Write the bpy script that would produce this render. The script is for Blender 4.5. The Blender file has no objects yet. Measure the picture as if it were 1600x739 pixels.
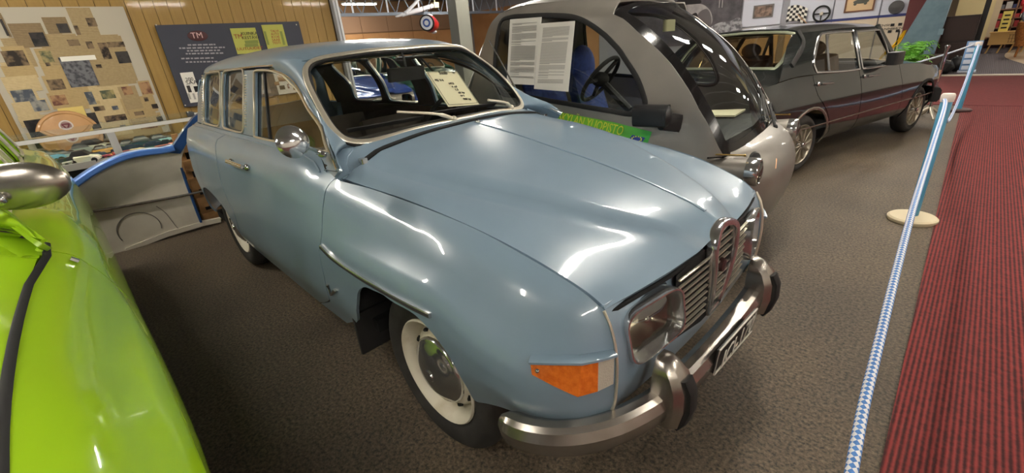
import bpy, bmesh, math, random
import numpy as np
from mathutils import Vector, Matrix
from mathutils.geometry import delaunay_2d_cdt
random.seed(7); R = math.radians; PI = math.pi
SC = bpy.context.scene; COL = SC.collection

# ------------------------------------------------------------------ camera
# axes: X = forward of the blue wagon, Y = along the walkway, Z up, metres; origin under its front axle
FPX = 690.307; CX, CY = 800.0, 369.5
EYE = np.array([1.1530, -1.3294, 1.3843])
MC = np.array([[0.71189, 0.69764, -0.08073], [0.22513, -0.33557, -0.91472], [-0.66523, 0.633, -0.39595]])
cd = bpy.data.cameras.new('camera'); cam = bpy.data.objects.new('camera', cd); COL.objects.link(cam)
cd.sensor_fit = 'HORIZONTAL'; cd.sensor_width = 36; cd.lens = FPX/1600*36; cd.clip_start = .02; cd.clip_end = 200
mw = Matrix.Identity(4)
for r in range(3):
    mw[r][0] = MC[0][r]; mw[r][1] = -MC[1][r]; mw[r][2] = -MC[2][r]; mw[r][3] = EYE[r]
cam.matrix_world = mw; SC.camera = cam

# ------------------------------------------------------------------ world, exposure
SC.view_settings.view_transform = 'Standard'; SC.view_settings.look = 'None'; SC.view_settings.gamma = 1
SC.view_settings.use_curve_mapping = False; SC.view_settings.exposure = .74
wd = bpy.data.worlds.new('world'); SC.world = wd; wd.use_nodes = True
bg = wd.node_tree.nodes['Background']; bg.inputs[0].default_value = (1.0, .95, .88, 1); bg.inputs[1].default_value = .14

# ------------------------------------------------------------------ materials
MATS = {}
def lin(c):
    return tuple((x/255/12.92 if x/255 <= .04045 else ((x/255+.055)/1.055)**2.4) for x in c)
def mat(name, rgb, rough=.5, metal=0., coat=0., noise=None, bump=None, emit=None, trans=0., alpha=1., spec=.5, ior=1.45):
    """rgb in sRGB 0..255; noise=(scale, rgb2, contrast low, high); bump=(scale, strength)"""
    if name in MATS: return MATS[name]
    m = bpy.data.materials.new(name); m.use_nodes = True; nt = m.node_tree; b = nt.nodes['Principled BSDF']
    b.inputs['Base Color'].default_value = (*lin(rgb), 1); b.inputs['Roughness'].default_value = rough
    b.inputs['Metallic'].default_value = metal; b.inputs['Coat Weight'].default_value = coat; b.inputs['Coat Roughness'].default_value = .05
    b.inputs['Specular IOR Level'].default_value = spec; b.inputs['IOR'].default_value = ior
    if trans: b.inputs['Transmission Weight'].default_value = trans
    if emit: b.inputs['Emission Color'].default_value = (*lin(emit[0]), 1); b.inputs['Emission Strength'].default_value = emit[1]
    tc = None
    if noise or bump: tc = nt.nodes.new('ShaderNodeTexCoord')
    if noise:
        n = nt.nodes.new('ShaderNodeTexNoise'); n.inputs['Scale'].default_value = noise[0]; n.inputs['Detail'].default_value = 6
        nt.links.new(tc.outputs['Object'], n.inputs['Vector'])
        r = nt.nodes.new('ShaderNodeValToRGB'); r.color_ramp.elements[0].color = (*lin(rgb), 1); r.color_ramp.elements[1].color = (*lin(noise[1]), 1)
        r.color_ramp.elements[0].position = noise[2]; r.color_ramp.elements[1].position = noise[3]
        nt.links.new(n.outputs['Fac'], r.inputs['Fac']); nt.links.new(r.outputs['Color'], b.inputs['Base Color'])
    if bump:
        n = nt.nodes.new('ShaderNodeTexNoise'); n.inputs['Scale'].default_value = bump[0]; n.inputs['Detail'].default_value = 4
        nt.links.new(tc.outputs['Object'], n.inputs['Vector'])
        bp = nt.nodes.new('ShaderNodeBump'); bp.inputs['Strength'].default_value = bump[1]; bp.inputs['Distance'].default_value = .01
        nt.links.new(n.outputs['Fac'], bp.inputs['Height']); nt.links.new(bp.outputs['Normal'], b.inputs['Normal'])
    MATS[name] = m; return m
def glass(name, tint=(235, 240, 238), refl=.06):
    """thin pane: transparent with fresnel reflection"""
    if name in MATS: return MATS[name]
    m = bpy.data.materials.new(name); m.use_nodes = True; nt = m.node_tree; nt.nodes.clear()
    o = nt.nodes.new('ShaderNodeOutputMaterial'); t = nt.nodes.new('ShaderNodeBsdfTransparent'); g = nt.nodes.new('ShaderNodeBsdfGlossy')
    t.inputs['Color'].default_value = (*lin(tint), 1); g.inputs['Roughness'].default_value = .02; g.inputs['Color'].default_value = (.9, .95, 1, 1)
    lw = nt.nodes.new('ShaderNodeFresnel'); ge = nt.nodes.new('ShaderNodeNewGeometry'); mr = nt.nodes.new('ShaderNodeMapRange')
    mr.inputs['To Min'].default_value = 1.5; mr.inputs['To Max'].default_value = 1/1.5; nt.links.new(ge.outputs['Backfacing'], mr.inputs['Value']); nt.links.new(mr.outputs[0], lw.inputs['IOR'])
    ad = nt.nodes.new('ShaderNodeMath'); ad.operation = 'MULTIPLY_ADD'; ad.inputs[1].default_value = 1.1; ad.inputs[2].default_value = refl-.04
    mx = nt.nodes.new('ShaderNodeMixShader'); nt.links.new(lw.outputs[0], ad.inputs[0]); nt.links.new(ad.outputs[0], mx.inputs[0])
    nt.links.new(t.outputs[0], mx.inputs[1]); nt.links.new(g.outputs[0], mx.inputs[2]); nt.links.new(mx.outputs[0], o.inputs['Surface'])
    MATS[name] = m; return m
M_BLUE = mat('blue_paint', (128, 148, 164), .32, 0, .6, noise=(3., (120, 141, 157), .35, .7))
M_GREEN = mat('green_paint', (150, 190, 30), .25, 0, .8)
M_SILVER = mat('silver_paint', (140, 134, 126), .42, .5, .3, noise=(5, (130, 125, 118), .3, .7))
M_DARK = mat('dark_grey_paint', (33, 38, 37), .14, .2, .9)
M_PLAST = mat('black_plastic', (20, 20, 21), .35)
M_CHROME = mat('chrome', (214, 214, 214), .13, .92, noise=(14, (198, 197, 194), .4, .7))
M_CHROMEW = mat('worn_chrome', (172, 166, 158), .27, .9, noise=(9, (138, 131, 122), .4, .75))
M_STEEL = mat('brushed_trim', (222, 214, 196), .32, .7)
M_RUB = mat('black_rubber', (22, 21, 20), .7)
M_TYRE = mat('tyre_rubber', (38, 36, 34), .75, noise=(12, (50, 47, 44), .4, .7))
M_BLACK = mat('black_void', (8, 8, 8), .9)
M_INT = mat('interior_dark', (66, 56, 48), .8, noise=(20, (54, 46, 40), .3, .7))
M_RIM = mat('rim_paint', (205, 198, 180), .45, 0, 0, noise=(10, (176, 164, 140), .5, .8))
M_GLASS = glass('clear_glass', (238, 242, 238), .06)
M_GLASSD = glass('reflective_side_glass', (226, 226, 222), .10)

# ------------------------------------------------------------------ object helpers
def link(o, parent=None):
    COL.objects.link(o)
    if parent is not None: o.parent = parent
    return o
def props(o, label=None, cat=None, group=None, kind=None):
    if label: o['label'] = label
    if cat: o['category'] = cat
    if group: o['group'] = group
    if kind: o['kind'] = kind
    return o
def thing(name, label, cat, loc=(0, 0, 0), rz=0, group=None):
    o = bpy.data.objects.new(name, None); o.empty_display_size = .1; link(o); o.location = loc; o.rotation_euler = (0, 0, rz)
    return props(o, label, cat, group)
def mesh_obj(name, verts, faces, m, parent=None, normals=None, smooth=True, angle=None, label=None):
    me = bpy.data.meshes.new(name); me.from_pydata([tuple(map(float, v)) for v in verts], [], [tuple(map(int, q)) for q in faces]); me.update()
    if smooth: me.shade_smooth()
    if angle is not None: me.set_sharp_from_angle(angle=R(angle))
    if normals is not None: me.normals_split_custom_set_from_vertices([tuple(map(float, n)) for n in normals])
    me.materials.append(m)
    o = bpy.data.objects.new(name, me); link(o, parent)
    if label: o['label'] = label
    return o
class MB:
    """collects shapes, builds ONE mesh object"""
    def __init__(s): s.v = []; s.f = []
    def add(s, v, f):
        k = len(s.v); s.v += [tuple(p) for p in v]; s.f += [tuple(i+k for i in q) for q in f]; return s
    def box(s, c, d, rot=None):
        x, y, z = d[0]/2, d[1]/2, d[2]/2
        v = [Vector((a*x, b*y, e*z)) for a in (-1, 1) for b in (-1, 1) for e in (-1, 1)]
        if rot is not None: v = [rot @ p for p in v]
        v = [p+Vector(c) for p in v]
        return s.add(v, [(0, 1, 3, 2), (4, 6, 7, 5), (0, 4, 5, 1), (2, 3, 7, 6), (0, 2, 6, 4), (1, 5, 7, 3)])
    def rbox(s, c, d, r, rot=None, n=3):
        """box with rounded vertical-plane corners (rounded in local XY), extruded in Z"""
        x, y = d[0]/2-r, d[1]/2-r; poly = []
        for cx, cy, a0 in ((x, y, 0), (-x, y, 90), (-x, -y, 180), (x, -y, 270)):
            for k in range(n+1):
                a = R(a0+90*k/n); poly.append((cx+r*math.cos(a), cy+r*math.sin(a)))
        return s.prism(poly, -d[2]/2, d[2]/2, c, rot)
    def prism(s, poly, z0, z1, c=(0, 0, 0), rot=None):
        n = len(poly); v = [Vector((p[0], p[1], z0)) for p in poly]+[Vector((p[0], p[1], z1)) for p in poly]
        if rot is not None: v = [rot @ p for p in v]
        v = [p+Vector(c) for p in v]
        f = [tuple(range(n-1, -1, -1)), tuple(range(n, 2*n))]+[(i, (i+1) % n, n+(i+1) % n, n+i) for i in range(n)]
        return s.add(v, f)
    def lathe(s, prof, c=(0, 0, 0), rot=None, n=32, closed=False):
        """prof = [(r, h)...] about local Z"""
        v = []; m = len(prof)
        for i in range(n):
            a = 2*PI*i/n; v += [Vector((r*math.cos(a), r*math.sin(a), h)) for r, h in prof]
        if rot is not None: v = [rot @ p for p in v]
        v = [p+Vector(c) for p in v]; f = []
        for i in range(n):
            j = (i+1) % n
            for k in range(m if closed else m-1):
                l = (k+1) % m; f.append((i*m+k, j*m+k, j*m+l, i*m+l))
        return s.add(v, f)
    def tube(s, pts, r, n=8, closed=False, flat=None, up=None, caps=True):
        """sweep along pts; r number or list; flat=(w,h) gives a rectangular-ish oval section with 'up' as h axis"""
        P = [Vector(p) for p in pts]; m = len(P); rings = []
        prev = None
        for i in range(m):
            a = P[(i-1) % m] if (closed or i > 0) else P[i]; b = P[(i+1) % m] if (closed or i < m-1) else P[i]
            t = (b-a)
            t = t.normalized() if t.length > 1e-9 else Vector((0, 0, 1))
            if up is not None: nn = Vector(up[i] if isinstance(up, list) else up)
            elif prev is not None: nn = prev
            else: nn = Vector((0, 0, 1)) if abs(t.z) < .9 else Vector((1, 0, 0))
            nn = nn-t*nn.dot(t)
            nn = nn.normalized() if nn.length > 1e-6 else t.orthogonal().normalized()
            prev = nn; bb = t.cross(nn); rr = r[i] if isinstance(r, (list, tuple)) else r
            ring = []
            for k in range(n):
                q = 2*PI*(k+.5)/n; cx, cy = math.cos(q), math.sin(q)
                if flat:
                    w, h = flat; e = .5
                    cx = math.copysign(abs(cx)**e, cx)*w/2; cy = math.copysign(abs(cy)**e, cy)*h/2
                else: cx *= rr; cy *= rr
                ring.append(P[i]+bb*cx+nn*cy)
            rings.append(ring)
        v = [p for ring in rings for p in ring]; f = []
        for i in range(m if closed else m-1):
            j = (i+1) % m
            for k in range(n):
                l = (k+1) % n; f.append((i*n+k, i*n+l, j*n+l, j*n+k))
        if not closed and caps: f += [tuple(range(n-1, -1, -1)), tuple(range((m-1)*n, m*n))]
        return s.add(v, f)
    def ell(s, c, d, rot=None, n=16, m=10):
        v = [Vector((0, 0, -d[2]/2))]
        for j in range(1, m):
            t = -PI/2+PI*j/m
            v += [Vector((d[0]/2*math.cos(t)*math.cos(2*PI*i/n), d[1]/2*math.cos(t)*math.sin(2*PI*i/n), d[2]/2*math.sin(t))) for i in range(n)]
        v.append(Vector((0, 0, d[2]/2)))
        if rot is not None: v = [rot @ p for p in v]
        v = [p+Vector(c) for p in v]; f = []
        for i in range(n): f.append((0, 1+(i+1) % n, 1+i)); f.append((len(v)-1, 1+(m-2)*n+i, 1+(m-2)*n+(i+1) % n))
        for j in range(m-2):
            for i in range(n):
                k = (i+1) % n; f.append((1+j*n+i, 1+j*n+k, 1+(j+1)*n+k, 1+(j+1)*n+i))
        return s.add(v, f)
    def quad(s, a, b, c, d): return s.add([a, b, c, d], [(0, 1, 2, 3)])
    def build(s, name, m, parent=None, smooth=True, angle=35, label=None):
        return mesh_obj(name, s.v, s.f, m, parent, None, smooth, angle if smooth else None, label)
def rotm(x=0, y=0, z=0): return Matrix.Rotation(R(z), 3, 'Z') @ Matrix.Rotation(R(y), 3, 'Y') @ Matrix.Rotation(R(x), 3, 'X')
def frame(right, up):
    """3x3 with columns right, up, normal"""
    r = Vector(right).normalized(); u = Vector(up); u = (u-r*u.dot(r)).normalized(); n = r.cross(u)
    return Matrix((r, u, n)).transposed()
def crv(pts, n=8, closed=False):
    """centripetal-ish Catmull-Rom through pts"""
    P = [np.array(p, float) for p in pts]; m = len(P); out = []
    rng = range(m if closed else m-1)
    for i in rng:
        p1, p2 = P[i], P[(i+1) % m]
        p0 = P[(i-1) % m] if (closed or i > 0) else 2*p1-p2
        p3 = P[(i+2) % m] if (closed or i+2 < m) else 2*p2-p1
        d0 = max(np.linalg.norm(p1-p0), 1e-6)**.5; d1 = max(np.linalg.norm(p2-p1), 1e-6)**.5; d2 = max(np.linalg.norm(p3-p2), 1e-6)**.5
        m1 = (p1-p0)/d0-(p2-p0)/(d0+d1)+(p2-p1)/d1; m2 = (p2-p1)/d1-(p3-p1)/(d1+d2)+(p3-p2)/d2
        m1 *= d1; m2 *= d1
        for k in range(n):
            t = k/n; out.append((2*t**3-3*t*t+1)*p1+(t**3-2*t*t+t)*m1+(-2*t**3+3*t*t)*p2+(t**3-t*t)*m2)
    if not closed: out.append(P[-1])
    return [tuple(p) for p in out]
def text_mesh(name, txt, m, parent, origin, right, up, size, align='LEFT', shear=0., ext=.001, spacing=1.0, width=None):
    c = bpy.data.curves.new(name, 'FONT'); c.body = txt; c.size = size; c.align_x = align; c.extrude = ext; c.shear = shear; c.space_character = spacing; c.resolution_u = 2
    o = bpy.data.objects.new(name, c); COL.objects.link(o); bpy.context.view_layer.update()
    me = bpy.data.meshes.new_from_object(o.evaluated_get(bpy.context.evaluated_depsgraph_get()))
    bpy.data.objects.remove(o); bpy.data.curves.remove(c)
    me.name = name; me.materials.clear(); me.materials.append(m)
    ob = bpy.data.objects.new(name, me); link(ob, parent)
    fr = frame(right, up).to_4x4()
    if width:
        xs = [v.co.x for v in me.vertices]; w = max(xs)-min(xs)
        if w > 0:
            for v in me.vertices: v.co.x *= width/w
    me.transform(Matrix.Translation(Vector(origin)) @ fr); me.update(); return ob

# ------------------------------------------------------------------ surfaces
class Frame:
    """pose of a thing; turns photograph sight lines into points on its surfaces"""
    def __init__(s, pos=(0, 0), yaw=0):
        c, n = math.cos(yaw), math.sin(yaw); A = np.array([[c, -n, 0], [n, c, 0], [0, 0, 1.]])
        s.o = A.T @ (EYE-np.array([pos[0], pos[1], 0.])); s.M = MC @ A
    def at(s, u, v, ax, val):
        d = s.M.T @ np.array([u-CX, v-CY, FPX]); i = 'xyz'.index(ax); return tuple(s.o+d*(val-s.o[i])/d[i])
    def pr(s, P):
        q = (P-s.o) @ s.M.T; return np.stack([CX+FPX*q[:, 0]/q[:, 2], CY+FPX*q[:, 1]/q[:, 2]], 1)
F0 = Frame()
class Basis:
    def __init__(s, d, crease=()):
        m = len(d)+1; s.m = m; s.d = d; s.Ti = np.zeros((m, m)); s.To = np.zeros((m, m))
        for i in range(m):
            f = np.zeros(m); b = np.zeros(m)
            if i < m-1: f[i] -= 1/d[i]; f[i+1] += 1/d[i]
            if i > 0: b[i-1] -= 1/d[i-1]; b[i] += 1/d[i-1]
            if i == 0: b = f
            if i == m-1: f = b
            if i in crease or i in (0, m-1): s.Ti[i] = b; s.To[i] = f
            else:
                w = d[i-1]/(d[i-1]+d[i]); t = f*w+b*(1-w); s.Ti[i] = t; s.To[i] = t
    def __call__(s, u):
        u = np.asarray(u, float); i = np.clip(np.floor(u).astype(int), 0, s.m-2); t = u-i; h = s.d[i]
        B = np.zeros((len(u), s.m)); k = np.arange(len(u)); tc = np.clip(t, 0, 1); ex = t-tc
        B[k, i] += 2*tc**3-3*tc**2+1; B[k, i+1] += -2*tc**3+3*tc**2
        B += ((tc**3-2*tc**2+tc)*h)[:, None]*s.To[i]+((tc**3-tc**2)*h)[:, None]*s.Ti[i+1]
        tan = np.where((t < 0)[:, None], s.To[i], s.Ti[i+1]); B += (ex*h)[:, None]*tan
        return B
class Surf:
    """tensor spline through net[i][j]; (u,v) in index units; flip turns the normal over"""
    def __init__(s, net, cu=(), cv=(), flip=False, fr=F0):
        s.N = np.array(net, float); s.m, s.n = s.N.shape[:2]; s.flip = flip; s.fr = fr
        du = np.maximum(np.linalg.norm(np.diff(s.N, axis=0), axis=2).mean(1), 1e-4); dv = np.maximum(np.linalg.norm(np.diff(s.N, axis=1), axis=2).mean(0), 1e-4)
        s.du, s.dv = du, dv; s.Bu = Basis(du, cu); s.Bv = Basis(dv, cv); s.cache = None
    def __call__(s, uv):
        uv = np.atleast_2d(np.asarray(uv, float)); return np.einsum('ni,ijk,nj->nk', s.Bu(uv[:, 0]), s.N, s.Bv(uv[:, 1]))
    def nrm(s, uv):
        uv = np.atleast_2d(np.asarray(uv, float)); e = .02
        a = s(uv+[e, 0])-s(uv-[e, 0]); b = s(uv+[0, e])-s(uv-[0, e]); n = np.cross(a, b); n /= np.maximum(np.linalg.norm(n, axis=1), 1e-12)[:, None]
        return -n if s.flip else n
    def grid(s):
        if s.cache is None:
            U, V = np.meshgrid(np.linspace(0, s.m-1, (s.m-1)*10+1), np.linspace(0, s.n-1, (s.n-1)*10+1), indexing='ij')
            uv = np.stack([U.ravel(), V.ravel()], 1); P = s(uv); s.cache = (uv, P, s.fr.pr(P), np.linalg.norm(P-s.fr.o, axis=1))
        return s.cache
    def inv(s, targets, fun, Q, depth=None):
        out = []
        for t in targets:
            t = np.array(t, float); d = np.linalg.norm(Q-t, axis=1); k = int(np.argmin(d))
            uv = s.cache[0][k].copy()
            for it in range(12):
                c = fun(s(uv[None])[0:1])[0]; e = 1e-3
                J = np.stack([(fun(s((uv+[e, 0])[None]))[0]-c)/e, (fun(s((uv+[0, e])[None]))[0]-c)/e], 1)
                st = np.linalg.lstsq(J, t-c, rcond=None)[0]; st = np.clip(st, -.6, .6); uv = uv+st
                uv = np.clip(uv, [-.35, -.35], [s.m-1+.35, s.n-1+.35])
            out.append(tuple(uv))
        return out
    def px(s, pts):
        g = s.grid(); return s.inv(pts, s.fr.pr, g[2])
    def ax(s, pts, axes='xz'):
        g = s.grid(); ii = ['xyz'.index(a) for a in axes]; return s.inv(pts, lambda P: P[:, ii], g[1][:, ii])
def pip(P, poly):
    P = np.asarray(P); x, y = P[:, 0], P[:, 1]; r = np.zeros(len(P), bool); n = len(poly)
    for i in range(n):
        x1, y1 = poly[i]; x2, y2 = poly[(i+1) % n]
        c = ((y1 > y) != (y2 > y)); 
        with np.errstate(divide='ignore', invalid='ignore'): xi = (x2-x1)*(y-y1)/(y2-y1 if y2 != y1 else 1e-12)+x1
        r ^= c & (x < xi)
    return r
def chain(*segs, n=5):
    """segments (each smoothed on its own, corners between them) -> closed outline"""
    out = []
    for sg in segs:
        c = crv(sg, n) if len(sg) > 2 else [tuple(sg[0]), tuple(sg[-1])]
        if len(sg) == 2:
            k = max(2, int(math.dist(sg[0], sg[1])/.12)); c = [tuple(np.array(sg[0])+(np.array(sg[1])-np.array(sg[0]))*i/k) for i in range(k+1)]
        if out and math.dist(out[-1], c[0]) < 1e-3: c = c[1:]
        out += c
    if math.dist(out[0], out[-1]) < 1e-3: out.pop()
    return out
def panel(S, outline, holes=(), step=.03, flange=.012, inset=0.):
    """sheet cut out of surface S: returns verts, faces, normals; edges turned inwards by flange"""
    sc = np.array([S.du.mean(), S.dv.mean()])
    def clean(o):
        o2 = []
        for p in o:
            if not o2 or np.linalg.norm((np.array(p)-o2[-1])*sc) > .0015: o2.append(np.array(p))
        return np.array(o2)
    loops = [clean(outline)]+[clean(h) for h in holes]
    us = np.concatenate([np.linspace(i, i+1, max(2, int(S.du[i]/step))+1)[:-1] for i in range(S.m-1)]+[[S.m-1]])
    vs = np.concatenate([np.linspace(i, i+1, max(2, int(S.dv[i]/step))+1)[:-1] for i in range(S.n-1)]+[[S.n-1]])
    U, V = np.meshgrid(us, vs, indexing='ij'); G = np.stack([U.ravel(), V.ravel()], 1)
    ok = pip(G, loops[0])
    for h in loops[1:]: ok &= ~pip(G, h)
    G = G[ok]; allb = np.concatenate(loops)
    if len(G):
        dm = np.full(len(G), 9.)
        for p in allb: dm = np.minimum(dm, np.linalg.norm((G-p)*sc, axis=1))
        G = G[dm > step*.3]
    pts = np.concatenate([allb, G]); edges = []; k = 0
    for l in loops: n = len(l); edges += [(k+i, k+(i+1) % n) for i in range(n)]; k += n
    vo, eo, fo, vmap, _, _ = delaunay_2d_cdt([Vector(p*sc) for p in pts], edges, [], 0, 1e-7, True)
    uv = np.array([(v.x, v.y) for v in vo])/sc; tri = np.array([f for f in fo if len(f) == 3])
    cen = uv[tri].mean(1); ok = pip(cen, loops[0])
    for h in loops[1:]: ok &= ~pip(cen, h)
    tri = tri[ok]
    a = uv[tri[:, 1]]-uv[tri[:, 0]]; b = uv[tri[:, 2]]-uv[tri[:, 0]]; neg = (a[:, 0]*b[:, 1]-a[:, 1]*b[:, 0]) < 0
    tri[neg] = tri[neg][:, ::-1]
    if S.flip: tri = tri[:, ::-1]
    P = S(uv); N = S.nrm(uv)
    faces = [tuple(t) for t in tri]
    # boundary edges -> flange
    cnt = {}
    for t in faces:
        for i in range(3): cnt[(t[i], t[(i+1) % 3])] = 1
    be = [e for e in cnt if (e[1], e[0]) not in cnt]
    V2 = [P]; N2 = [N]; base = len(P)
    if flange:
        idx = {}; A = []; An = []
        for e in be:
            for q in e:
                if q not in idx: idx[q] = len(A); A.append(q)
        top = P[A]; bot = P[A]-N[A]*flange; n2 = np.zeros((len(A), 3))
        for a_, b_ in be:
            d = np.cross(P[b_]-P[a_], N[a_])
            n2[idx[a_]] += d; n2[idx[b_]] += d
        n2 /= np.maximum(np.linalg.norm(n2, axis=1), 1e-9)[:, None]
        V2 += [top, bot]; N2 += [n2, n2]; L = len(A)
        faces += [(base+idx[b_], base+idx[a_], base+L+idx[a_], base+L+idx[b_]) for a_, b_ in be]
    return np.concatenate(V2), faces, np.concatenate(N2)
def shrink(outline, S, g):
    """move an outline inwards by g metres"""
    sc = np.array([S.du.mean(), S.dv.mean()]); o = np.array(outline)*sc; n = len(o)
    area = 0.5*np.sum(o[:, 0]*np.roll(o[:, 1], -1)-np.roll(o[:, 0], -1)*o[:, 1]); sg = 1 if area > 0 else -1
    out = []
    for i in range(n):
        t = o[(i+1) % n]-o[i-1]; t /= max(np.linalg.norm(t), 1e-9); out.append((o[i]+sg*g*np.array([-t[1], t[0]]))/sc)
    return [tuple(p) for p in out]
def mirrored(d):
    v, f, n = d; s = np.array([1, -1, 1]); return v*s, [tuple(reversed(q)) for q in f], n*s
def put(name, d, m, parent, label=None): return mesh_obj(name, d[0], d[1], m, parent, d[2], label=label)
# ------------------------------------------------------------------ the blue wagon: body surfaces
def yz(x, L): return [(x, -y, z) for y, z in L]
_side = [
 [(.63,-.53,.40),(.655,-.535,.47),(.664,-.538,.53),(.667,-.54,.58),(.667,-.54,.62),(.663,-.541,.67),(.657,-.541,.70),(.648,-.541,.73),(.629,-.539,.765)],
 [(.585,-.60,.40),(.605,-.62,.47),(.612,-.63,.53),(.615,-.632,.58),(.612,-.63,.62),(.603,-.617,.68),(.597,-.603,.72),(.590,-.585,.76),(.58,-.547,.80)],
 [(.49,-.665,.41),(.505,-.695,.47),(.515,-.707,.53),(.520,-.71,.58),(.52,-.706,.625),(.513,-.672,.695),(.508,-.644,.75),(.504,-.615,.795),(.50,-.556,.832)],
 [(.39,-.70,.43),(.40,-.728,.50),(.40,-.742,.56),(.40,-.748,.61),(.40,-.746,.665),(.40,-.704,.728),(.398,-.668,.785),(.395,-.635,.83),(.39,-.568,.866)],
 [(.22,-.71,.38),(.22,-.742,.48),(.22,-.757,.58),(.22,-.763,.66),(.22,-.757,.735),(.22,-.710,.786),(.22,-.672,.836),(.22,-.637,.870),(.22,-.576,.90)],
 yz(0, [(.70,.30),(.742,.42),(.760,.58),(.768,.68),(.760,.755),(.712,.795),(.674,.845),(.642,.885),(.588,.925)]),
 yz(-.3, [(.70,.29),(.742,.42),(.760,.58),(.767,.69),(.762,.752),(.726,.80),(.698,.86),(.668,.91),(.615,.952)]),
 yz(-.57, [(.70,.285),(.742,.42),(.760,.58),(.765,.69),(.762,.74),(.749,.81),(.733,.88),(.703,.945),(.655,.985)]),
 yz(-.70, [(.70,.285),(.742,.42),(.760,.58),(.765,.68),(.762,.74),(.754,.81),(.742,.90),(.700,.992),(.612,1.022)]),
 yz(-1.0, [(.70,.285),(.742,.42),(.760,.58),(.765,.68),(.763,.75),(.756,.83),(.744,.93),(.702,1.012),(.612,1.042)]),
 yz(-1.5, [(.70,.30),(.742,.42),(.760,.58),(.765,.68),(.763,.75),(.756,.83),(.744,.93),(.702,1.014),(.612,1.046)]),
 yz(-2.1, [(.70,.32),(.738,.42),(.754,.58),(.760,.68),(.758,.75),(.750,.83),(.738,.93),(.696,1.014),(.610,1.046)]),
 yz(-2.6, [(.69,.33),(.725,.42),(.742,.58),(.747,.68),(.745,.75),(.737,.83),(.723,.93),(.682,1.014),(.600,1.045)]),
 yz(-3.0, [(.65,.35),(.68,.42),(.695,.58),(.70,.68),(.697,.75),(.69,.83),(.675,.93),(.645,1.01),(.575,1.042)]),
 [(-3.14,-.57,.36),(-3.17,-.59,.42),(-3.19,-.60,.58),(-3.19,-.605,.68),(-3.19,-.60,.75),(-3.18,-.595,.83),(-3.17,-.58,.93),(-3.15,-.565,1.01),(-3.12,-.54,1.05)],
]
SIDE = Surf(_side, cv=(4, 7), flip=False)
def chk(S, ref):  # orient normals away from ref point
    c = S.grid()[1].mean(0); n = S.nrm([[(S.m-1)/2, (S.n-1)/2]])[0]; p = S([[(S.m-1)/2, (S.n-1)/2]])[0]
    if np.dot(n, p-np.array(ref)) < 0: S.flip = not S.flip
chk(SIDE, (-1, 0, .6))
_gh = []
for x, yb, zb, yt, zt in [(-.48,.668,.982,.46,1.36),(-.58,.648,.994,.466,1.365),(-.7,.614,1.022,.472,1.372),(-1.0,.612,1.042,.482,1.380),(-1.4,.612,1.046,.490,1.386),(-2.1,.610,1.046,.490,1.386),(-2.6,.600,1.045,.478,1.383),(-3.0,.575,1.042,.445,1.36)]:
    _gh.append([(x,-yb,zb),(x,-(yb*.5+yt*.5+.012),(zb+zt)/2),(x,-yt,zt)])
GH = Surf(_gh); chk(GH, (-1, 0, 1.2))
HH = [
 [(.718,0,.822),(.706,.07,.808),(.700,.105,.798),(.694,.14,.786),(.672,.32,.778),(.629,.539,.765)],
 [(.62,0,.870),(.62,.09,.860),(.62,.15,.850),(.618,.195,.824),(.605,.36,.805),(.585,.546,.796)],
 [(.48,0,.915),(.48,.14,.905),(.48,.225,.895),(.478,.278,.857),(.47,.42,.853),(.46,.560,.844)],
 [(.25,0,.969),(.25,.19,.961),(.25,.32,.949),(.25,.376,.909),(.25,.48,.906),(.25,.574,.892)],
 [(.04,0,1.007),(.04,.23,1.000),(.04,.405,.984),(.04,.460,.946),(.04,.53,.940),(.04,.586,.921)],
 [(-.15,0,1.040),(-.15,.25,1.032),(-.15,.445,1.008),(-.15,.502,.971),(-.15,.555,.962),(-.15,.597,.938)],
 [(-.40,0,1.076),(-.40,.27,1.064),(-.41,.465,1.034),(-.41,.53,1.000),(-.41,.58,.988),(-.41,.630,.962)],
 [(-.535,0,1.090),(-.55,.28,1.084),(-.585,.47,1.066),(-.60,.545,1.045),(-.605,.60,1.022),(-.57,.655,.985)],
]
HN = [[(x,-y,z) for x,y,z in reversed(r)]+r[1:] for r in HH]
HOOD = Surf(HN, cv=(2, 3, 5, 7, 8)); chk(HOOD, (0, 0, 0))
RR = [
 [(-1.15,.488,1.378),(-1.06,.474,1.391),(-.99,.452,1.399),(-.945,.33,1.411),(-.925,.17,1.420),(-.915,0,1.423)],
 [(-1.35,.494,1.386),(-1.25,.484,1.412),(-1.17,.448,1.433),(-1.12,.33,1.449),(-1.10,.17,1.458),(-1.10,0,1.461)],
 [(-1.7,.494,1.388),(-1.65,.484,1.421),(-1.62,.446,1.450),(-1.6,.33,1.474),(-1.6,.17,1.487),(-1.6,0,1.491)],
 [(-2.2,.492,1.388),(-2.2,.482,1.421),(-2.2,.442,1.449),(-2.2,.33,1.473),(-2.2,.17,1.485),(-2.2,0,1.489)],
 [(-2.6,.480,1.385),(-2.6,.468,1.414),(-2.6,.428,1.438),(-2.6,.32,1.459),(-2.6,.165,1.470),(-2.6,0,1.474)],
 [(-2.9,.455,1.370),(-2.9,.440,1.396),(-2.9,.398,1.414),(-2.9,.30,1.431),(-2.9,.15,1.441),(-2.9,0,1.444)],
 [(-3.04,.43,1.335),(-3.06,.41,1.352),(-3.07,.365,1.364),(-3.08,.28,1.378),(-3.08,.14,1.386),(-3.08,0,1.389)],
]
ROOF = Surf([[(x,-y,z) for x,y,z in r]+[(x,y,z) for x,y,z in reversed(r[:-1])] for r in RR]); chk(ROOF, (-1.8, 0, .5))
_wb = [(-.537,0,1.088),(-.548,.25,1.084),(-.580,.44,1.073),(-.612,.55,1.060)]
_wt = [(-.915,0,1.415),(-.925,.2,1.413),(-.958,.38,1.402),(-1.00,.49,1.382)]
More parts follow.
